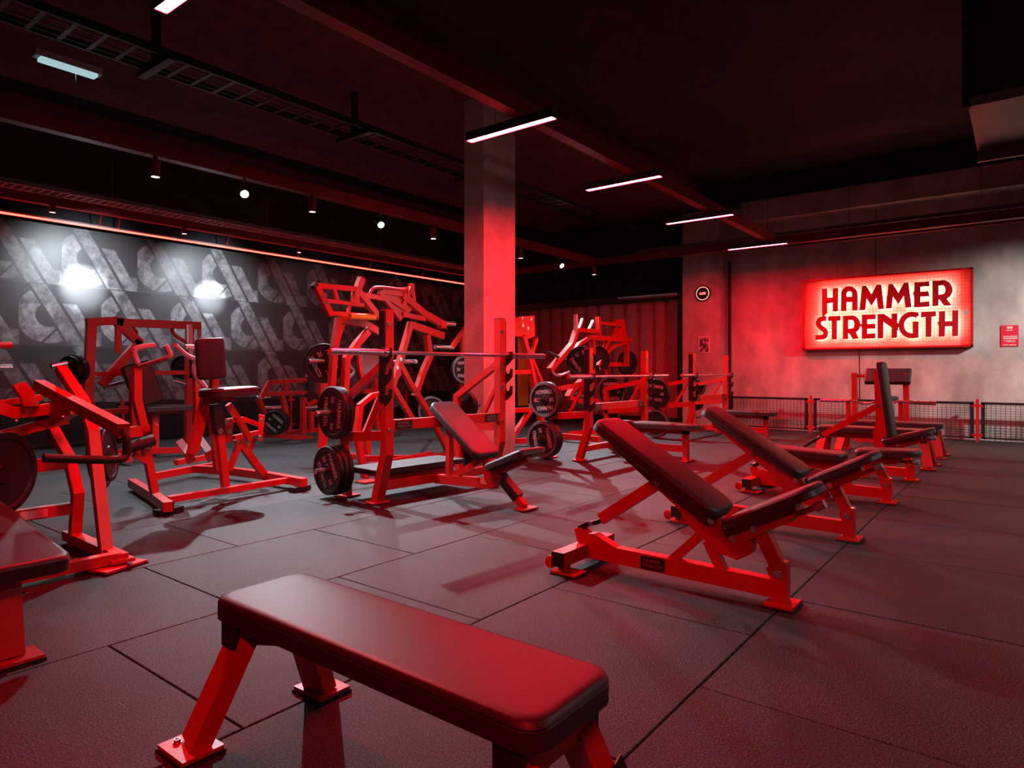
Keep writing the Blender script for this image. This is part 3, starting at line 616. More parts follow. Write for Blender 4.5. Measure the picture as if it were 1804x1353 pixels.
# ---------------------------------------------------------------- press racks with barbells
def rack(cx_, cy_, rz, top, bar_z, half, label, style, blabel, barlen, seatx=0):
    e = empty('bench_press_rack', (cx_, cy_, 0), label, 'bench press', None, rz); cr, sr = math.cos(rz), math.sin(rz)
    L = lambda x, y, z: V((x, y, z))
    def bm_(*a, **k): return beam(e, *a, world=False, **k)
    for s in (-1, 1):
        bm_('upright', [L(s*half, .13, .015), L(s*half, .0, .42), L(s*half, 0, top)], .078, .078, side=(1, 0, 0))
        bm2 = bmesh.new(); obox(bm2, L(s*half, .13, .014), RX*.085, RYV*.06, UP*.006); fin(bm2, 'foot_plate', RED, e)
        bm2 = bmesh.new(); obox(bm2, L(s*half, .0, top+.002), RX*.040, RYV*.040, UP*.003); fin(bm2, 'top_cap', BLK, e)
        # black hook plate on the outer face, hooks to the front
        x0 = s*(half+.040); zt = top-.015; zb = bar_z-.40; P = [(.034, zt), (-.034, zt)]
        for q in range(3):
            z = bar_z-.016-q*.165; P += [(-.034, z+.03), (-.052, z), (-.085, z+.012), (-.10, z+.055), (-.122, z+.05), (-.118, z-.02), (-.085, z-.055), (-.034, z-.09)]
        P += [(-.034, zb), (.034, zb)]
        b2 = bmesh.new(); prism(b2, [L(x0, y, z) for y, z in P], (s*.014, 0, 0)); fin(b2, 'hook_plate', BLK, e, bev=.002)
        for z in (top-.12, bar_z+.02, bar_z-.30, .62): 
            o = bolt(e, L(s*half-.012, -.041, z), (0, -1, 0), .014, world=False)
        # storage frame behind
        bm_('rear_post', [L(s*half, .56, .015), L(s*half, .60, .45), L(s*half, .60, .86)], .06, .06, side=(1, 0, 0)); b2 = bmesh.new(); obox(b2, L(s*half, .56, .012), RX*.10, RYV*.055, UP*.006); fin(b2, 'foot_plate', RED, e)
        bm_('side_beam', [L(s*half, .0, .57), L(s*half, .62, .52)], .06, .08, side=(1, 0, 0)); bm_('brace', [L(s*half, .02, bar_z-.08), L(s*half, .60, .84)], .05, .06, side=(1, 0, 0))
        bm_('brace', [L(s*half, .02, .98), L(s*half, .28, .57)], .035, .035, side=(1, 0, 0))
        for z in (.74, .25): tube(e, 'plate_peg', [L(s*half, .58, z), L(s*(half+.30), .58, z)], .024, CHR, 12, world=False)
    bm_('crossbar', [L(-half, .0, .655), L(half, .0, .655)], .06, .085); bm_('base_crossbar', [L(-half, .12, .14), L(half, .12, .14)], .06, .07)
    # bench
    if style == 'incline':
        bx = -.03
        pd = lambda y0, z0, y1, z1, n, T=.07, Lx=.30: (lambda al: pad(e, L(bx, (y0+y1)/2, (z0+z1)/2), al.length, Lx, T, al, V((0, -al.z, al.y)) if al.y > 0 else V((0, al.z, -al.y)), world=False, name=n))(V((0, y1-y0, z1-z0)))
        pd(-.53, .385, .06, .80, 'back_pad'); pd(-.60, .305, -1.03, .475, 'seat_pad', .06)
        bm_('bench_beam', [L(bx, .12, .13), L(bx, -.62, .17)], .06, .08); bm_('front_leg', [L(bx, -.64, .26), L(bx, -.93, .02)], .055, .06, side=(1, 0, 0)); bm_('leg_sleeve', [L(bx, -.67, .24), L(bx, -.86, .085)], .075, .075, mat=BLK, side=(1, 0, 0))
        b2 = bmesh.new(); obox(b2, L(bx, -.95, .012), RX*.09, RYV*.05, UP*.006); fin(b2, 'foot_plate', RED, e)
        bm_('back_support', [L(bx, -.05, .16), L(bx, -.05, .62)], .05, .05, side=(1, 0, 0)); bm_('back_frame', [L(bx, -.56, .30), L(bx, .0, .70)], .05, .05, side=(1, 0, 0))
        bm_('brace', [L(bx-.0, -.10, .17), L(bx-.0, -.47, .36)], .04, .05, side=(1, 0, 0)); bm_('seat_frame', [L(bx, -.58, .24), L(bx, -.98, .41)], .06, .05, side=(1, 0, 0)); b2 = bmesh.new()
        prism(b2, [L(bx-.04, y, z) for y, z in ((-.50, .33), (-.60, .28), (-.66, .30), (-.72, .23), (-.66, .16), (-.58, .13), (-.52, .2))], (.08, 0, 0)); fin(b2, 'pivot_bracket', RED, e, bev=.004)
        b2 = bmesh.new(); obox(b2, L(bx-.031, -.52, .18), RX*.001, RYV*.055, UP*.025); o = fin(b2, 'sticker', WHT, e)
        bm_('spotter_step_frame', [L(-.55, .30, .17), L(.25, .30, .17)], .07, .05); b2 = bmesh.new(); obox(b2, L(-.15, .36, .245), RX*.52, RYV*.19, UP*.022); fin(b2, 'spotter_step', RUB, e, bev=.006)
        for x in (-.5, .2): bm_('step_leg', [L(x, .30, .09), L(x, .30, .23)], .06, .06, side=(1, 0, 0))
    else:
        bx = .0
        pad(e, L(bx, -.52, .42), 1.1, .31, .075, RYV, UP, world=False, name='bench_pad', r=.07, taper=1.05 if style == 'flat' else 1)
        bm_('bench_beam', [L(bx, .12, .15), L(bx, -.92, .15)], .06, .08); bm_('front_leg', [L(bx, -.92, .02), L(bx, -.92, .38)], .07, .06, side=(1, 0, 0)); b2 = bmesh.new(); obox(b2, L(bx, -.93, .012), RX*.12, RYV*.05, UP*.006); fin(b2, 'foot_plate', RED, e)
        bm_('back_support', [L(bx, -.1, .15), L(bx, -.1, .38)], .06, .06, side=(1, 0, 0)); bm_('bench_spine', [L(bx, .0, .355), L(bx, -.95, .355)], .07, .05)
    # name plates on the crossbar
    for x in (-.52, .52): 
        b2 = bmesh.new(); obox(b2, L(x*half/.67, -.0325, .655), RX*.085, RYV*.0025, UP*.034); lp = fin(b2, 'label_plate', BLK, e); lp['label'] = 'black name plate lettered HAMMER STRENGTH'
        for s_, dz, w_ in (('HAMMER', .014, .115), ('STRENGTH', -.014, .13)):
            me = textmesh(s_, LAB, .02, .02); xs = [v.co.x for v in me.vertices]; ys = [v.co.y for v in me.vertices]; kx, ky = w_/(max(xs)-min(xs)), .022/(max(ys)-min(ys))
            t = link('lettering', me, None, lp); t.matrix_local = Matrix.Translation((x*half/.67, -.0352, .655+dz)) @ Matrix.Rotation(math.radians(90), 4, 'X') @ Matrix.Diagonal((kx, ky, .03, 1)) @ Matrix.Translation((-(max(xs)+min(xs))/2, -(max(ys)+min(ys))/2, 0))
    # barbell, a thing of its own
    bo = V((cr*0-sr*(-.075)+cx_, sr*0+cr*(-.075)+cy_, bar_z)); b = empty('barbell', bo, blabel, 'barbell', None, rz); hl = barlen/2; sh = hl*.595
    for s in (-1, 1):
        tube(b, 'sleeve', [L(s*(sh+.012), 0, 0), L(s*hl, 0, 0)], .0265, CHR, 16, world=False); tube(b, 'collar', [L(s*(sh-.02), 0, 0), L(s*(sh+.02), 0, 0)], .040, CHR, 16, world=False)
        tube(b, 'end_cap', [L(s*hl, 0, 0), L(s*(hl+.004), 0, 0)], .021, RED, 12, world=False)
    tube(b, 'shaft', [L(-sh, 0, 0), L(sh, 0, 0)], .0155, CHR, 14, world=False)
    return e, lambda x, y, z: V((cx_+cr*x-sr*y, cy_+sr*x+cr*y, z))
e1, R1 = rack(4.30, 4.06, math.radians(-4.3), 1.60, 1.245, .672, 'incline bench press nearest the pillar, dark red pad tilted back', 'incline', 'long steel barbell resting high on the nearest press rack', 2.50)
e2, R2 = rack(7.62, 4.17, 0, 1.375, 1.03, .74, 'flat bench press behind the nearest tilted bench, middle of three racks', 'flat', 'steel barbell on the middle press rack, left of the column', 2.62)
e3, R3 = rack(10.75, 4.17, 0, 1.375, 1.03, .74, 'flat bench press farthest away, beside the corner column', 'flat3', 'steel barbell on the farthest press rack, in front of the red wall', 2.62)
def stack(R, s, half, y, z, ds, rot, labs, n0=0, ring=False, letters=True, rz=0, kg='20'):
    x = half+.055+n0
    out = [(d, l) for d, l in zip(ds, labs)]
    for i, (d, l) in enumerate(out):
        x += .024; last = i == len(out)-1
        face = V((-1, 0, 0)) if True else None; c = R(s*x, y, z+.024-.026)
        nv = R(-1, 0, 0)-R(0, 0, 0)
        plate(c, nv, d, rot+(i-len(out)+1)*23, l, .045, 'weight plates on the racks', letters and (last if s < 0 else True), ring and True, kg); x += .024
G_ = 'weight plates on the racks'
stack(R1, -1, .672, .58, .74, (.45, .455), -95, ('black plate behind the upper one at the left of the nearest rack', 'black plate with red lettering, upper peg at left of the nearest rack'))
stack(R1, -1, .672, .58, .25, (.43, .43, .42), -62, ('innermost black plate on the low left peg of the nearest rack', 'middle black plate on the low left peg of the nearest rack', 'outermost black plate low at the left of the nearest rack'))
stack(R1, 1, .672, .58, .74, (.33, .28), 20, ('glossy black plate behind the right upright of the nearest rack', 'smaller glossy plate on the same peg by the pillar'), letters=False)
stack(R1, 1, .672, .58, .25, (.40,), 20, ('black plate low behind the tilted pad, beside the pillar',), letters=False)
stack(R2, -1, .74, .56, .74, (.45, .45), 184, ('rear plate of the upper left pair on the middle rack', 'black plate lettered upside down, upper left of the middle rack'), ring=True)
stack(R2, -1, .74, .56, .25, (.46, .46, .46), -78, ('innermost plate low at left of the middle rack', 'middle plate low at left of the middle rack', 'outermost plate with letters on edge, low at left of the middle rack'), ring=True)
stack(R2, 1, .74, .56, .80, (.47,), 0, ('round pale rimmed plate reading HAMMER 20 STRENGTH below the barbell',), ring=True)
stack(R2, 1, .74, .56, .42, (.25,), 12, ('small plate with pale rim below the big lettered one',), ring=True, letters=False)
stack(R3, -1, .74, .56, .74, (.46, .46), -8, ('rear plate of the upper left pair on the farthest rack', 'dark plate with red letters left of the farthest rack'))
stack(R3, -1, .74, .56, .25, (.46, .46), 10, ('rear plate low at left of the farthest rack', 'dark plate low behind the flat pad, left of the farthest rack'), ring=True, letters=False)
stack(R3, 1, .74, .56, .80, (.33,), 15, ('mid-sized black plate right of the farthest rack',), ring=True, letters=False)
stack(R3, 1, .74, .56, .50, (.25,), 15, ('small shiny black plate low at right of the farthest rack',), ring=True, letters=False)

# ---------------------------------------------------------------- lever machines
def polyP(plane, val, pts): 
    f = {'x': pX, 'y': pY, 'z': pZ}[plane]; return [f(u, v, val) for u, v in pts]
def mach(name, base, label, cat='exercise machine'): return empty(name, base, label, cat)

BS = .82
# C: near left machine, seen from its side
e = mach('lever_row_machine', (1.55, 4.4, 0), 'nearest machine at left edge with bent red legs and black hand grip')
beam(e, 'front_leg', polyP('x', 1.57, [(188, 985), (163, 760), (146, 708), (107, 650)]), .075, .062, side=(1, 0, 0))
beam(e, 'rear_leg', polyP('x', 1.60, [(130, 972), (137, 870), (122, 808), (88, 748), (76, 735)]), .075, .062, side=(1, 0, 0))
beam(e, 'base_beam', [(1.58, 3.98, .05), (1.60, 4.85, .05)], .08, .07); footplate(e, 'foot_plate', (1.56, 4.0, 0), (1, .35, 0), .26, .16)
bolt(e, (1.60, 3.93, .022), (0, 0, 1), .016); plate_poly(e, 'foot_bracket', [(1.52, 4.06, .03), (1.64, 4.06, .03), (1.64, 3.96, .03), (1.52, 3.96, .03)], (0, 0, .02))
beam(e, 'lower_beam', [(1.60, 4.72, .24), (.4, 4.72, .24)], .07, .085); beam(e, 'mid_beam', [(1.62, 4.80, .52), (.3, 4.80, .50)], .07, .095)
bolt(e, pY(35, 861, 4.755), (0, -1, 0), .022); box('sticker', WHT, (1.30, 4.682, .215), (1.44, 4.684, .265), e)
beam(e, 'base_beam', [(1.58, 4.02, .055), (.5, 4.02, .055)], .08, .07)
beam(e, 'top_beam', polyP('y', 4.85, [(126, 716), (26, 727), (-60, 700)]), .065, .085)
beam(e, 'upper_brace', polyP('y', 4.9, [(118, 738), (60, 752), (-60, 785)]), .065, .075); beam(e, 'back_arm', polyP('y', 4.95, [(72, 700), (-50, 718)]), .05, .045)
plate_poly(e, 'weight_bracket', polyP('y', 4.80, [(24, 680), (45, 672), (60, 690), (70, 716), (42, 716), (38, 700)]), (0, .05, 0))
beam(e, 'lever_arm', [pX(68, 678, 1.40), pX(120, 706, 1.46), pX(218, 757, 1.47)], .075, .075)
tube(e, 'hand_grip', [pX(219, 757, 1.47), pX(224, 775, 1.47), pX(223, 806, 1.47)+V((0, 0, .0)), pY(205, 811, 3.62), pY(76, 807, 3.62)], .021, RUB, 12)
plate_poly(e, 'pivot_plate', polyP('x', 1.50, [(60, 712), (122, 700), (124, 730), (100, 742), (62, 748)]), (.06, 0, 0))
for n_, (u, v) in enumerate(((30, 742), (112, 735), (150, 712))): bolt(e, pX(u, v, 1.49), (-1, 0, 0), .014)
tube(e, 'weight_peg', [pY(118, 640, 5.1), pY(90, 646, 5.1)], .02, CHR)
plate(pY(2, 835, 4.45), (.55, -.83, 0), .46, 0, 'big dark plate at the left edge beside the padded bench', .05, None, False)
plate(pY(2, 845, 4.45)-V((.55, -.83, 0))*.052, (.55, -.83, 0), .46, 0, 'dark plate just behind the big one at the left edge', .05, None, False)
plate(pY(188, 800, 4.75), (.80, -.55, .1), .36, 0, 'dark plate half hidden behind the near machine leg', .05, None, False)
plate(pY(176, 806, 4.9), (.80, -.55, .1), .42, 0, 'larger dark plate behind the near machine leg', .05, None, False)
# sleeves poking in at the far left
e = mach('weight_post', (.95, 7.0, 0), 'dark post with two weight sleeves at the left edge', 'weight stand')
xx = pY(-6, 700, 7.0).x; beam(e, 'post', [(xx-.25, 7.0, 0), (xx-.25, 7.0, 1.5)], .08, .08, BLK)
for y in (610, 649): tube(e, 'weight_sleeve', [pY(-60, y-1, 7.0), pY(21, y-2, 7.0)], .03, RED if y < 620 else CHR)

# E: chest supported row machine
e = mach('seated_row_machine', (2.9, 5.6, 0), 'red chest supported row machine with black seat, left of the nearest rack')
z1 = .085
beam(e, 'front_rail', [pZ(296, 880, z1), pZ(512, 845, z1)], .075, .06); beam(e, 'cross_beam', [pZ(296, 893, .07), pZ(268, 872, .07), pZ(232, 850, .07)], .08, .09)
beam(e, 'cross_beam', [pZ(536, 850, z1), pZ(470, 838, z1), pZ(400, 829, z1), pZ(342, 826, z1)], .085, .09)
beam(e, 'rear_rail', [pZ(268, 840, z1), pZ(340, 826, z1), pZ(392, 818, z1)], .07, .08)
for (u, v) in ((297, 905), (528, 865)):
    q = pZ(u, v, 0); beam(e, 'rubber_foot', [q+V((-.1, -.02, .025)), q+V((.1, .02, .025))], .1, .05, BLK); beam(e, 'foot_block', [q+V((0, 0, .045)), q+V((0, 0, .10))], .07, .07, BLK)
FY = 5.28
beam(e, 'seat_post', polyP('y', FY, [(397, 857), (391, 800), (385, 755)]), .07, .07, side=(1, 0, 0)); beam(e, 'post_sleeve', polyP('y', FY, [(386, 764), (380, 712)]), .095, .095, BLK, side=(1, 0, 0)); bolt(e, pY(388, 760, FY-.05), (0, -1, 0), .02)
q = pY(404, 690, FY+.02); pad(e, q, .46, .30, .07, (1, .06, .05), (0, 0, 1), name='seat_pad', r=.1)
beam(e, 'seat_frame', polyP('y', FY+.05, [(372, 700), (410, 702)]), .07, .06)
q = pY(371, 632, FY+.02); pad(e, q, .34, .22, .08, (-.07, 0, 1), (-.30, -.95, .02), name='chest_pad', r=.03)
beam(e, 'chest_post', polyP('y', FY+.12, [(378, 655), (376, 700)]), .07, .07, side=(1, 0, 0))
beam(e, 'main_frame', polyP('y', FY+.2, [(364, 700), (352, 745), (338, 800)]), .075, .09, side=(0, 1, 0)); beam(e, 'frame_strut', polyP('y', FY+.3, [(372, 720), (380, 790), (384, 828)]), .07, .07, side=(1, 0, 0))
beam(e, 'rear_leg', polyP('y', FY+.25, [(402, 712), (428, 752), (440, 775)]), .06, .055, side=(0, 1, 0)); beam(e, 'rear_leg', polyP('y', FY+.5, [(418, 772), (446, 812), (470, 842)]), .075, .075, side=(0, 1, 0))
beam(e, 'frame_strut', polyP('y', FY+.5, [(447, 772), (438, 795)]), .05, .05, side=(0, 1, 0)); beam(e, 'frame_strut', polyP('y', FY+.45, [(424, 776), (403, 828)]), .06, .06, RED, side=(0, 1, 0))
beam(e, 'pivot_beam', polyP('y', FY+.4, [(412, 771), (455, 762)]), .06, .05); beam(e, 'pivot_beam', polyP('y', FY+.55, [(396, 742), (428, 738), (455, 748)]), .06, .05)
plate_poly(e, 'pivot_plate', polyP('y', FY+.3, [(394, 737), (412, 740), (408, 780), (396, 778)]), (0, .04, 0)); plate_poly(e, 'end_plate', polyP('y', FY+.42, [(456, 730), (467, 733), (462, 778), (454, 775)]), (.03, .05, 0))
for u, v in ((404, 741), (404, 760), (461, 740), (458, 770), (362, 704), (364, 712)): bolt(e, pY(u, v, FY+.28), (0, -1, 0), .016)
for a_, b_ in (((314, 776), (331, 797)), ((351, 773), (367, 795))):
    p0, p1 = pY(*a_, FY+.45), pY(*b_, FY+.40); beam(e, 'foot_rest', [p0, p1], .16*.6, .02, GRIP, side=(1, .2, 0)); beam(e, 'foot_rest_bracket', [p1, p1+V((.03, .02, -.06)), p1+V((.06, .06, -.09))], .09, .02, RED, side=(1, .2, 0))
beam(e, 'foot_rest_bar', [pZ(310, 815, .12), pZ(385, 802, .12)], .07, .07)
# left arm tower
beam(e, 'arm_tower', polyP('y', 5.5, [(241, 648), (241, 705), (249, 737), (257, 766)]), .07, .07, side=(1, 0, 0)); beam(e, 'arm_tower', polyP('y', 5.35, [(256, 790), (263, 820), (272, 868)]), .065, .065, side=(1, 0, 0))
beam(e, 'arm_brace', polyP('y', 5.35, [(236, 800), (262, 815)]), .06, .05, side=(0, 1, 0)); beam(e, 'inner_tower', polyP('y', 5.9, [(236, 660), (236, 760)]), .07, .07, side=(1, 0, 0))
beam(e, 'pivot_beam', polyP('y', 5.5, [(226, 762), (262, 757)]), .07, .10); tube(e, 'roller_pad', polyP('y', 5.3, [(226, 789), (270, 775)]), .045, RUB, 14); plate_poly(e, 'end_plate', polyP('y', 5.35, [(273, 746), (280, 750), (276, 795), (272, 798)]), (.02, .04, 0))
tube(e, 'handle', polyP('y', 5.5, [(242, 640), (234, 616), (250, 611), (273, 608)]), .022, GRIP); tube(e, 'handle', [pY(245, 646, 5.5), pY(268, 640, 5.3), pY(297, 630, 5.1), pY(301, 624, 5.1), pY(291, 608, 5.1)], .02, GRIP)
tube(e, 'handle', [pY(308, 608, 5.6), pY(328, 627, 5.7), pY(348, 633, 5.8)], .022, GRIP); tube(e, 'handle', [pY(348, 636, 5.75), pY(340, 655, 5.8), pY(362, 684, 5.8)], .025, GRIP)
tube(e, 'handle', [pY(326, 611, 5.8), pY(346, 611, 5.8)], .02, GRIP)
beam(e, 'right_arm', polyP('y', 5.9, [(345, 640), (347, 700), (350, 790)]), .06, .06, side=(1, 0, 0))

# D: overhead lever machine behind it
DY = 9.5
e = mach('high_row_machine', (pZ(250, 790, 0)[0], DY, 0), 'tall red machine frame with grey back pad, left in front of the printed wall')
P = lambda *p, y=DY: polyP('y', y, p)
beam(e, 'upright', P((161, 568), (155, 690), (157, 725), (172, 798)), .13, .10, side=(1, 0, 0)); beam(e, 'upright', P((334, 570), (331, 800)), .11, .10, side=(1, 0, 0)); beam(e, 'upright', P((349, 580), (349, 790), y=DY+.3), .08, .08, side=(1, 0, 0))
beam(e, 'top_bar', P((152, 568), (203, 565), (215, 568)), .12, .13); beam(e, 'top_bar', P((203, 568), (352, 574)), .12, .13)
beam(e, 'press_arm', P((203, 565), (247, 605)), .10, .13, side=(0, 1, 0)); beam(e, 'press_arm', P((245, 600), (236, 613), (178, 678)), .10, .13, side=(0, 1, 0)); beam(e, 'arm_strut', P((208, 572), (208, 622)), .08, .08, side=(0, 1, 0))
beam(e, 'middle_bar', P((165, 659), (332, 656)), .09, .07); beam(e, 'lower_bar', P((168, 726), (240, 723)), .09, .08); beam(e, 'base_bar', [pZ(172, 798, .08), pZ(334, 792, .08)], .09, .09)
q0, q1 = pY(238, 640, 9.1), pY(265, 712, 9.0); pad(e, (q0+q1)/2, (q1-q0).length, .36, .08, q1-q0, (-.1, -1, .4), name='back_pad', r=.04); e.children[-1].data.materials[0] = GRIP
pad(e, pY(290, 719, 8.9), .62, .36, .07, (1, 0, 0), UP, name='seat_pad', r=.06); beam(e, 'seat_frame', [pY(265, 726, 9.0), pY(311, 724, 9.0)], .1, .07); beam(e, 'seat_post', [pY(272, 728, 9.0), pZ(272, 800, .02)], .1, .1)
tube(e, 'weight_sleeve', P((183, 683), (230, 671)), .03, CHR); tube(e, 'weight_sleeve', P((308, 671), (331, 677)), .028, CHR)
tube(e, 'handle', P((232, 573), (243, 587), (236, 597)), .02, RED); tube(e, 'handle', P((303, 572), (304, 589), (330, 604)), .025, RED); beam(e, 'weight_arm', P((334, 572), (335, 628), y=DY-.3), .07, .05, WHT, side=(1, 0, 0)); e.children[-1].name = 'pale_arm'
tube(e, 'weight_sleeve', P((157, 664), (175, 663)), .03, CHR)
for i, s in enumerate(('outer', 'second', 'inner')): plate(pY(131, 652, DY)+V((.93, .36, 0))*.062*(i-1), (-.93, -.36, 0), (.36, .40, .32)[i], 0, s+' of the grey lit plates at far left before the printed wall', .06, None, False)
plate(pY(322, 650, DY+.1), (-.93, -.36, 0), .40, 0, 'dark plate behind the row machine chest pad', .06, None, False)
beam(e, 'base_bar', [pZ(172, 798, .08), pZ(172, 798, .08)+V((0, -.9, 0))], .09, .09)

# F: low machine at the far wall
Y0 = 9.2
e = mach('decline_press_machine', (pZ(510, 775, 0)[0], Y0, 0), 'low dark red machine before the wire barrier, left of the pulldown frame')
P = lambda *p, y=Y0: polyP('y', y, p)
beam(e, 'upper_frame', P((460, 700), (474, 674), (545, 669)), .08, .08); beam(e, 'upper_frame', P((468, 694), (545, 691)), .08, .07); beam(e, 'frame_strut', P((504, 673), (504, 691)), .06, .06, side=(1, 0, 0))
tube(e, 'loop_handle', P((541, 665), (545, 655), (556, 652), (562, 660)), .035, RED)
beam(e, 'post', P((497, 695), (503, 722), (509, 762)), .08, .08, side=(1, 0, 0)); beam(e, 'post', P((535, 700), (534, 765)), .10, .10, side=(1, 0, 0)); beam(e, 'post', P((548, 725), (549, 760)), .08, .08, side=(1, 0, 0))
beam(e, 'black_column', P((546, 662), (545, 704)), .16, .12, BLK, side=(1, 0, 0)); beam(e, 'lever_arm', P((455, 703), (466, 730)), .10, .08, side=(0, 1, 0)); beam(e, 'lever_arm', P((536, 714), (556, 706)), .10, .07)
tube(e, 'weight_sleeve', P((452, 701), (475, 699)), .03, CHR); tube(e, 'weight_sleeve', P((536, 718), (560, 717)), .045, CHR); tube(e, 'weight_sleeve', P((466, 719), (495, 718), y=Y0+.3), .03, CHR)
beam(e, 'base_bar', P((460, 766), (548, 772)), .09, .09); beam(e, 'base_bar', P((505, 762), (566, 757), y=Y0+.4), .09, .08); beam(e, 'post', P((566, 640), (566, 757), y=Y0+.4), .09, .09, side=(1, 0, 0))
for i, s in enumerate(('front', 'middle', 'rear')): plate(pY(484, 745, Y0-.25)+V((.80, .60, 0))*.078*i, (-.80, -.60, 0), .37-.01*i, -40, s+' plate of the small stack on the low far machine', .075, None, i == 0)

# G: big pulldown machine
GY = 6.2
e = mach('pulldown_machine', (5.4, GY, 0), 'tallest red lever machine rising behind the nearest barbell')
P = lambda *p, y=GY: polyP('y', y, p)
beam(e, 'lever_frame', P((556, 502), (583, 556)), .08, .085, side=(0, 1, 0)); beam(e, 'lever_frame', P((556, 503), (632, 510)), .07, .07); beam(e, 'lever_frame', P((575, 530), (640, 538)), .06, .05); beam(e, 'lever_frame', P((583, 552), (650, 556)), .06, .06)
beam(e, 'lever_strut', P((588, 509), (594, 530)), .05, .05, side=(0, 1, 0)); beam(e, 'lever_strut', P((617, 533), (613, 552)), .04, .04, side=(0, 1, 0)); beam(e, 'lever_post', P((637, 490), (626, 520), (626, 536)), .09, .09, side=(0, 1, 0))
beam(e, 'lever_arm', P((630, 512), (668, 560)), .08, .085, side=(0, 1, 0)); tube(e, 'weight_sleeve', P((616, 557), (660, 559), y=GY-.15), .035, CHR); beam(e, 'end_cap', P((551, 500), (556, 506)), .085, .08, BLK, side=(0, 1, 0))
beam(e, 'top_beam', P((600, 563), (643, 571), (666, 585)), .09, .10, label='red beam with a small yellow warning sticker'); bolt(e, pY(645, 577, GY-.05), (0, -1, 0), .012); e.children[-1].data = e.children[-1].data.copy(); e.children[-1].data.materials[0] = YEL
beam(e, 'end_cap', P((665, 583), (671, 587)), .09, .10, BLK); beam(e, 'front_post', P((597, 560), (589, 612), (584, 680), (566, 790)), .085, .085, side=(0, 1, 0)) 
beam(e, 'curved_post', P((648, 584), (628, 606), (610, 632), (607, 690), (606, 740)), .09, .09, side=(0, 1, 0)); beam(e, 'rear_post', P((604, 565), (590, 606), (574, 650), (570, 720), (567, 785), y=GY+1.2), .09, .09, side=(0, 1, 0))
beam(e, 'brace', P((630, 600), (634, 650), (642, 680)), .05, .05, side=(0, 1, 0))
beam(e, 'lever_arm', P((668, 514), (705, 562)), .06, .07, side=(0, 1, 0)); beam(e, 'lever_arm', P((672, 514), (712, 520)), .05, .06); beam(e, 'lever_arm', P((708, 520), (745, 552), (784, 574)), .09, .11, side=(0, 1, 0)); beam(e, 'lever_frame', P((640, 520), (688, 528), (715, 545)), .06, .07)
plate_poly(e, 'cam_plate', P((668, 512), (726, 504), (732, 540), (705, 566), (690, 545)), (0, .05, 0)); beam(e, 'lever_post', P((724, 500), (728, 540)), .08, .07, side=(0, 1, 0)); beam(e, 'lever_arm', P((708, 554), (748, 562)), .07, .07)
beam(e, 'lever_strut', P((726, 502), (708, 540)), .07, .07, side=(0, 1, 0)); tube(e, 'guide_tube', P((648, 532), (653, 511), (664, 505), (712, 511)), .02, RED); tube(e, 'weight_sleeve', P((784, 570), (801, 571)), .034, CHR); beam(e, 'arm_end', P((776, 566), (778, 578)), .10, .09, side=(0, 1, 0))
beam(e, 'top_beam', P((725, 573), (780, 592)), .09, .11, side=(0, 1, 0)); beam(e, 'main_post', P((724, 568), (711, 612), (703, 642), (690, 682)), .085, .085, side=(0, 1, 0)); beam(e, 'main_post', P((752, 590), (757, 628), (745, 655), (731, 698)), .085, .085, side=(0, 1, 0))
beam(e, 'long_brace', P((706, 645), (722, 675), (748, 715), (790, 796)), .075, .08, side=(0, 1, 0)); beam(e, 'long_brace', P((703, 655), (668, 706), (645, 760), (648, 800)), .08, .08, side=(0, 1, 0)); beam(e, 'brace', P((692, 682), (730, 745)), .07, .08, side=(0, 1, 0))
beam(e, 'front_leg', P((634, 716), (628, 764), (643, 842), y=5.35), .07, .07, side=(0, 1, 0)); footplate(e, 'foot_plate', pZ(648, 850, 0), (1, 0, 0), .2, .14)
beam(e, 'arm', P((632, 716), (655, 697), (690, 690), y=5.35), .06, .06)
beam(e, 'base_bar', [pZ(636, 826, .08), pZ(700, 812, .08), pZ(760, 800, .08)], .08, .08); beam(e, 'base_bar', [pZ(566, 795, .08), pZ(650, 808, .08), pZ(745, 806, .08), pZ(800, 800, .08)], .08, .07)
tube(e, 'weight_peg', P((690, 638), (732, 637), y=GY+.3), .03, CHR); tube(e, 'weight_peg', P((543, 637), (575, 636), y=GY+.2), .028, CHR)
for u, v in ((706, 633), (700, 648), (733, 637), (573, 520), (578, 532)): bolt(e, pY(u, v, GY-.06), (0, -1, 0), .02)
plate(pY(571, 640, GY+.2), (-.72, -.69, 0), .46, -65, 'black plate with pale letters high at left of the tallest machine', .05, None, True)
plate(pY(571, 640, GY+.2)+V((.72, .69, 0))*.052, (-.72, -.69, 0), .46, 0, 'second black plate high at left of the tallest machine', .05, None, False)
plate(pY(760, 723, GY+1.2), (-.5, -.86, 0), .45, 0, 'dark rimmed plate seen over the top of the tilted press pad', .05, None, False, True)
tube(e, 'plate_peg', [pY(760, 723, GY+1.2), pY(742, 716, GY+.1)], .028, CHR)
q = mach('leg_machine', (6.4, 8.6, 0), 'distant machine glimpsed between the nearest rack and the tallest machine')
P2 = lambda *p, y=8.6: polyP('y', y, p)
pad(q, pY(652, 640, 8.6), .42, .30, .09, (.2, 0, 1), (-.4, -1, 0), name='back_pad', r=.05); q.children[-1].data.materials[0] = GRIP
tube(q, 'handle', P2((617, 646), (626, 655), (612, 668)), .025, GRIP); beam(q, 'post', P2((660, 665), (664, 740), (668, 800)), .09, .09, side=(1, 0, 0)); beam(q, 'seat_frame', P2((640, 690), (690, 686)), .08, .08); beam(q, 'base_bar', P2((610, 783), (700, 786)), .1, .08)
pad(q, pY(672, 762, 8.5), .62, .36, .12, (1, 0, 0), UP, name='seat_pad', r=.08)
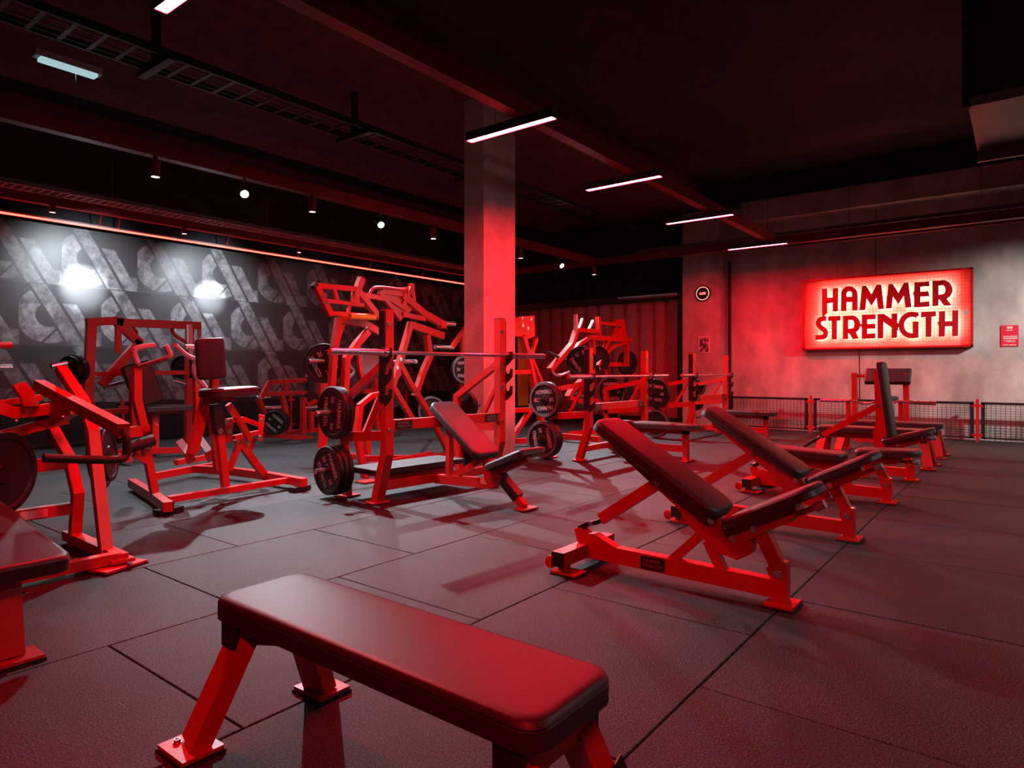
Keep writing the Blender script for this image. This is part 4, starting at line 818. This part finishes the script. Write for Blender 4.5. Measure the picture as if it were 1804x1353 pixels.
tube(q, 'plate_peg', [pY(660, 700, 8.6), pY(690, 700, 8.25)], .03, CHR); plate(pY(690, 700, 8.3), (-.6, -.8, 0), .36, 0, 'pale lit plate of the distant machine behind the black hook plate', .06, None, False)

# I: machine right of the pillar
IY = 5.7
e = mach('shoulder_press_machine', (7.3, IY, 0), 'tall red A-shaped machine frame directly right of the concrete pillar')
P = lambda *p, y=IY: polyP('y', y, p)
plate_poly(e, 'head_plate', P((896, 560), (941, 556), (943, 592), (932, 597), (896, 590)), (0, .06, 0)); beam(e, 'leg', P((920, 592), (928, 620), (936, 655), (950, 725), (957, 760)), .11, .09, side=(0, 1, 0)); beam(e, 'leg', P((945, 596), (936, 625)), .06, .06, side=(0, 1, 0))
beam(e, 'crossbar', P((880, 656), (938, 655)), .08, .075); beam(e, 'crossbar', P((880, 724), (955, 721)), .09, .08); beam(e, 'brace', P((938, 718), (906, 764), (892, 790)), .075, .075, side=(0, 1, 0)); beam(e, 'brace', P((935, 628), (955, 676), (950, 700)), .06, .06, side=(0, 1, 0))
beam(e, 'base_bar', [pZ(890, 778, .08), pZ(975, 774, .08)], .09, .09); beam(e, 'leg', P((958, 758), (960, 778)), .09, .08, side=(0, 1, 0))
for u, v in ((920, 560), (921, 573), (935, 562), (933, 714), (930, 578), (912, 755)): bolt(e, pY(u, v, IY-.045), (0, -1, 0), .02)
IX = 7.6
beam(e, 'left_arm', P((796, 612), (822, 574), y=7.2), .08, .07, side=(0, 1, 0)); beam(e, 'left_arm', P((815, 585), (815, 640), y=7.2), .07, .07, side=(0, 1, 0)); beam(e, 'rear_leg', P((813, 665), (815, 720), y=7.2), .07, .07, side=(0, 1, 0)); tube(e, 'weight_sleeve', P((766, 611), (798, 613), y=7.2), .035, CHR)
beam(e, 'top_link', [pY(822, 576, 7.2), pY(900, 575, IY+.05)], .08, .07); beam(e, 'base_bar', [pY(815, 720, 7.2), pY(815, 778, 7.2)], .08, .08, side=(1, 0, 0)); beam(e, 'base_bar', [pZ(815, 778, .05), pZ(890, 778, .08)], .08, .08)
plate(pY(818, 651, 7.15), (-.35, -.94, 0), .46, 0, 'black plate with pale rim peeking out left of the pillar', .05, None, True, True)
q = empty('yellow_cabinet', (pY(921, 650, 8.5).x, 8.5, 0), 'narrow yellow panel standing behind the A-shaped machine', 'cabinet')
a, b = pY(912, 585, 8.5), pY(931, 705, 8.5); box('door', YEL, (a.x, 8.5, .35), (b.x, 8.56, a.z), q); box('frame_side', BLK, (a.x-.05, 8.5, 0), (a.x, 8.8, a.z), q); box('plinth', BLK, (a.x, 8.52, 0), (b.x, 8.8, .35), q)

# J: machine behind the middle rack
JY = 6.2
e = mach('incline_lever_machine', (10.4, JY, 0), 'red lever machine in front of the ribbed shutter, behind the middle rack')
P = lambda *p, y=JY: polyP('y', y, p)
beam(e, 'lever_post', P((1014, 554), (1015, 584)), .07, .07, WHT, side=(0, 1, 0)); beam(e, 'lever_arm', P((1015, 583), (1007, 607), (992, 625), (968, 652)), .11, .10, side=(0, 1, 0)); beam(e, 'lever_arm', P((1016, 581), (1054, 584)), .08, .08); beam(e, 'lever_post', P((1053, 558), (1055, 592)), .10, .08, side=(0, 1, 0)); beam(e, 'lever_post', P((1026, 562), (1020, 580)), .05, .05, WHT, side=(0, 1, 0)); beam(e, 'lever_post', P((1045, 565), (1038, 580)), .05, .05, WHT, side=(0, 1, 0))
beam(e, 'lever_arm', P((1057, 569), (1092, 573)), .08, .07); plate_poly(e, 'head_plate', P((1084, 563), (1100, 562), (1106, 594), (1096, 602), (1082, 586)), (0, .08, 0)); beam(e, 'top_beam', P((1036, 594), (1110, 600)), .10, .10)
beam(e, 'curved_post', P((1036, 597), (1020, 606), (1008, 622), (1000, 636)), .08, .07, side=(0, 1, 0)); beam(e, 'curved_post', P((1102, 604), (1080, 610), (1062, 626), (1052, 645)), .10, .07, side=(0, 1, 0)); beam(e, 'front_post', P((1044, 598), (1044, 640), (1040, 700), (1030, 770)), .10, .09, side=(0, 1, 0))
beam(e, 'main_post', P((1104, 602), (1104, 645)), .10, .09, side=(0, 1, 0)); beam(e, 'brace', P((1096, 575), (1072, 600), (1058, 625)), .08, .08, side=(0, 1, 0)); beam(e, 'crossbar', P((1056, 642), (1104, 642)), .09, .09); beam(e, 'long_brace', P((1062, 648), (1082, 700), (1084, 770)), .09, .09, side=(0, 1, 0))
beam(e, 'brace', P((1035, 660), (1005, 690), (1000, 700)), .12, .09, side=(0, 1, 0)); beam(e, 'seat_frame', P((1002, 700), (1020, 706), (1060, 706), (1076, 710)), .09, .09); beam(e, 'base_bar', [pZ(990, 768, .08), pZ(1056, 774, .08)], .10, .10); beam(e, 'base_bar', [pZ(1000, 764, .08), pZ(1120, 757, .08)], .10, .09)
tube(e, 'handle', P((972, 652), (977, 661), (988, 661)), .025, GRIP); tube(e, 'handle', P((988, 661), (1004, 655)), .02, GRIP); tube(e, 'handle', P((965, 620), (986, 630)), .025, BLK); beam(e, 'arm_tip', P((968, 653), (983, 636)), .10, .09, RED, side=(0, 1, 0))
for u, v in ((1026, 668), (1030, 690), (1057, 650), (1062, 690), (1088, 574), (1098, 640)): bolt(e, pY(u, v, JY-.06), (0, -1, 0), .022)
plate(pY(1024, 636, JY-.2), (-.80, -.55, -.2), .52, -55, 'tilted black plate with pale letters left on the machine by the shutter', .05, None, True)
plate(pY(1050, 634, JY+.05), (-.85, -.52, 0), .52, 0, 'dark plate beside the black hook strip of the middle rack', .05, None, False)
plate(pY(1106, 640, JY+.15), (-.35, -.94, 0), .50, 0, 'large black plate behind the round pale rimmed one', .05, None, False)
plate(pY(1023, 704, JY), (-.6, -.8, 0), .30, 0, 'small black plate low on the machine by the shutter', .05, None, True)
plate(pY(1098, 690, JY+.1), (-.6, -.8, 0), .46, 0, 'black plate hidden behind the small rimmed plate', .05, None, False)

# preacher curl bench with EZ bar
PX = 11.2
e = mach('arm_curl_bench', (PX, 1.9, 0), 'red arm curl bench with dark slanted pad below the sign', 'bench')
P = lambda *p, x=PX: polyP('x', x, p)
a, b = pX(1552, 663, PX-.1), pX(1590, 663, PX-.1); cc = (pX(1540, 662, PX)+pX(1588, 664, PX))/2
pad(e, cc, .60, .26, .08, (0, 1, 0), (-.75, 0, .6), name='arm_pad', r=.02)
beam(e, 'post', P((1505, 657), (1506, 740), (1506, 770)), .09, .07, side=(0, 1, 0)); beam(e, 'post', P((1596, 658), (1597, 740), (1598, 776)), .09, .07, side=(0, 1, 0)); beam(e, 'pad_bar', P((1505, 662), (1596, 664), x=PX+.06), .06, .06)
beam(e, 'bar_rest', P((1494, 703), (1497, 770), x=PX-.55), .07, .08, side=(0, 1, 0)); beam(e, 'bar_rest', P((1587, 705), (1589, 775), x=PX-.55), .07, .08, side=(0, 1, 0)); pad(e, pX(1565, 702, PX+.45), .26, .26, .08, (0, 1, 0), UP, name='seat_pad', r=.08)
beam(e, 'seat_post', [pX(1565, 706, PX+.45), pX(1565, 770, PX+.45)], .07, .07); beam(e, 'base_bar', [V((PX-.55, pX(1545, 770, PX-.55).y, .05)), V((PX+.5, pX(1545, 770, PX).y, .05))], .08, .07); beam(e, 'base_bar', [V((PX, pX(1505, 770, PX).y, .05)), V((PX, pX(1598, 770, PX).y, .05))], .08, .07)
e = empty('curl_bar', pX(1547, 707, PX-.60), 'bent chrome curl bar across the arm curl bench', 'barbell'); P = lambda *p: polyP('x', PX-.60, p)
tube(e, 'sleeve', P((1446, 705), (1487, 706)), .028, CHR); tube(e, 'sleeve', P((1602, 709), (1649, 711)), .028, CHR); tube(e, 'shaft', P((1484, 706), (1500, 705), (1521, 712), (1545, 708), (1563, 713), (1580, 707), (1604, 709)), .016, CHR)
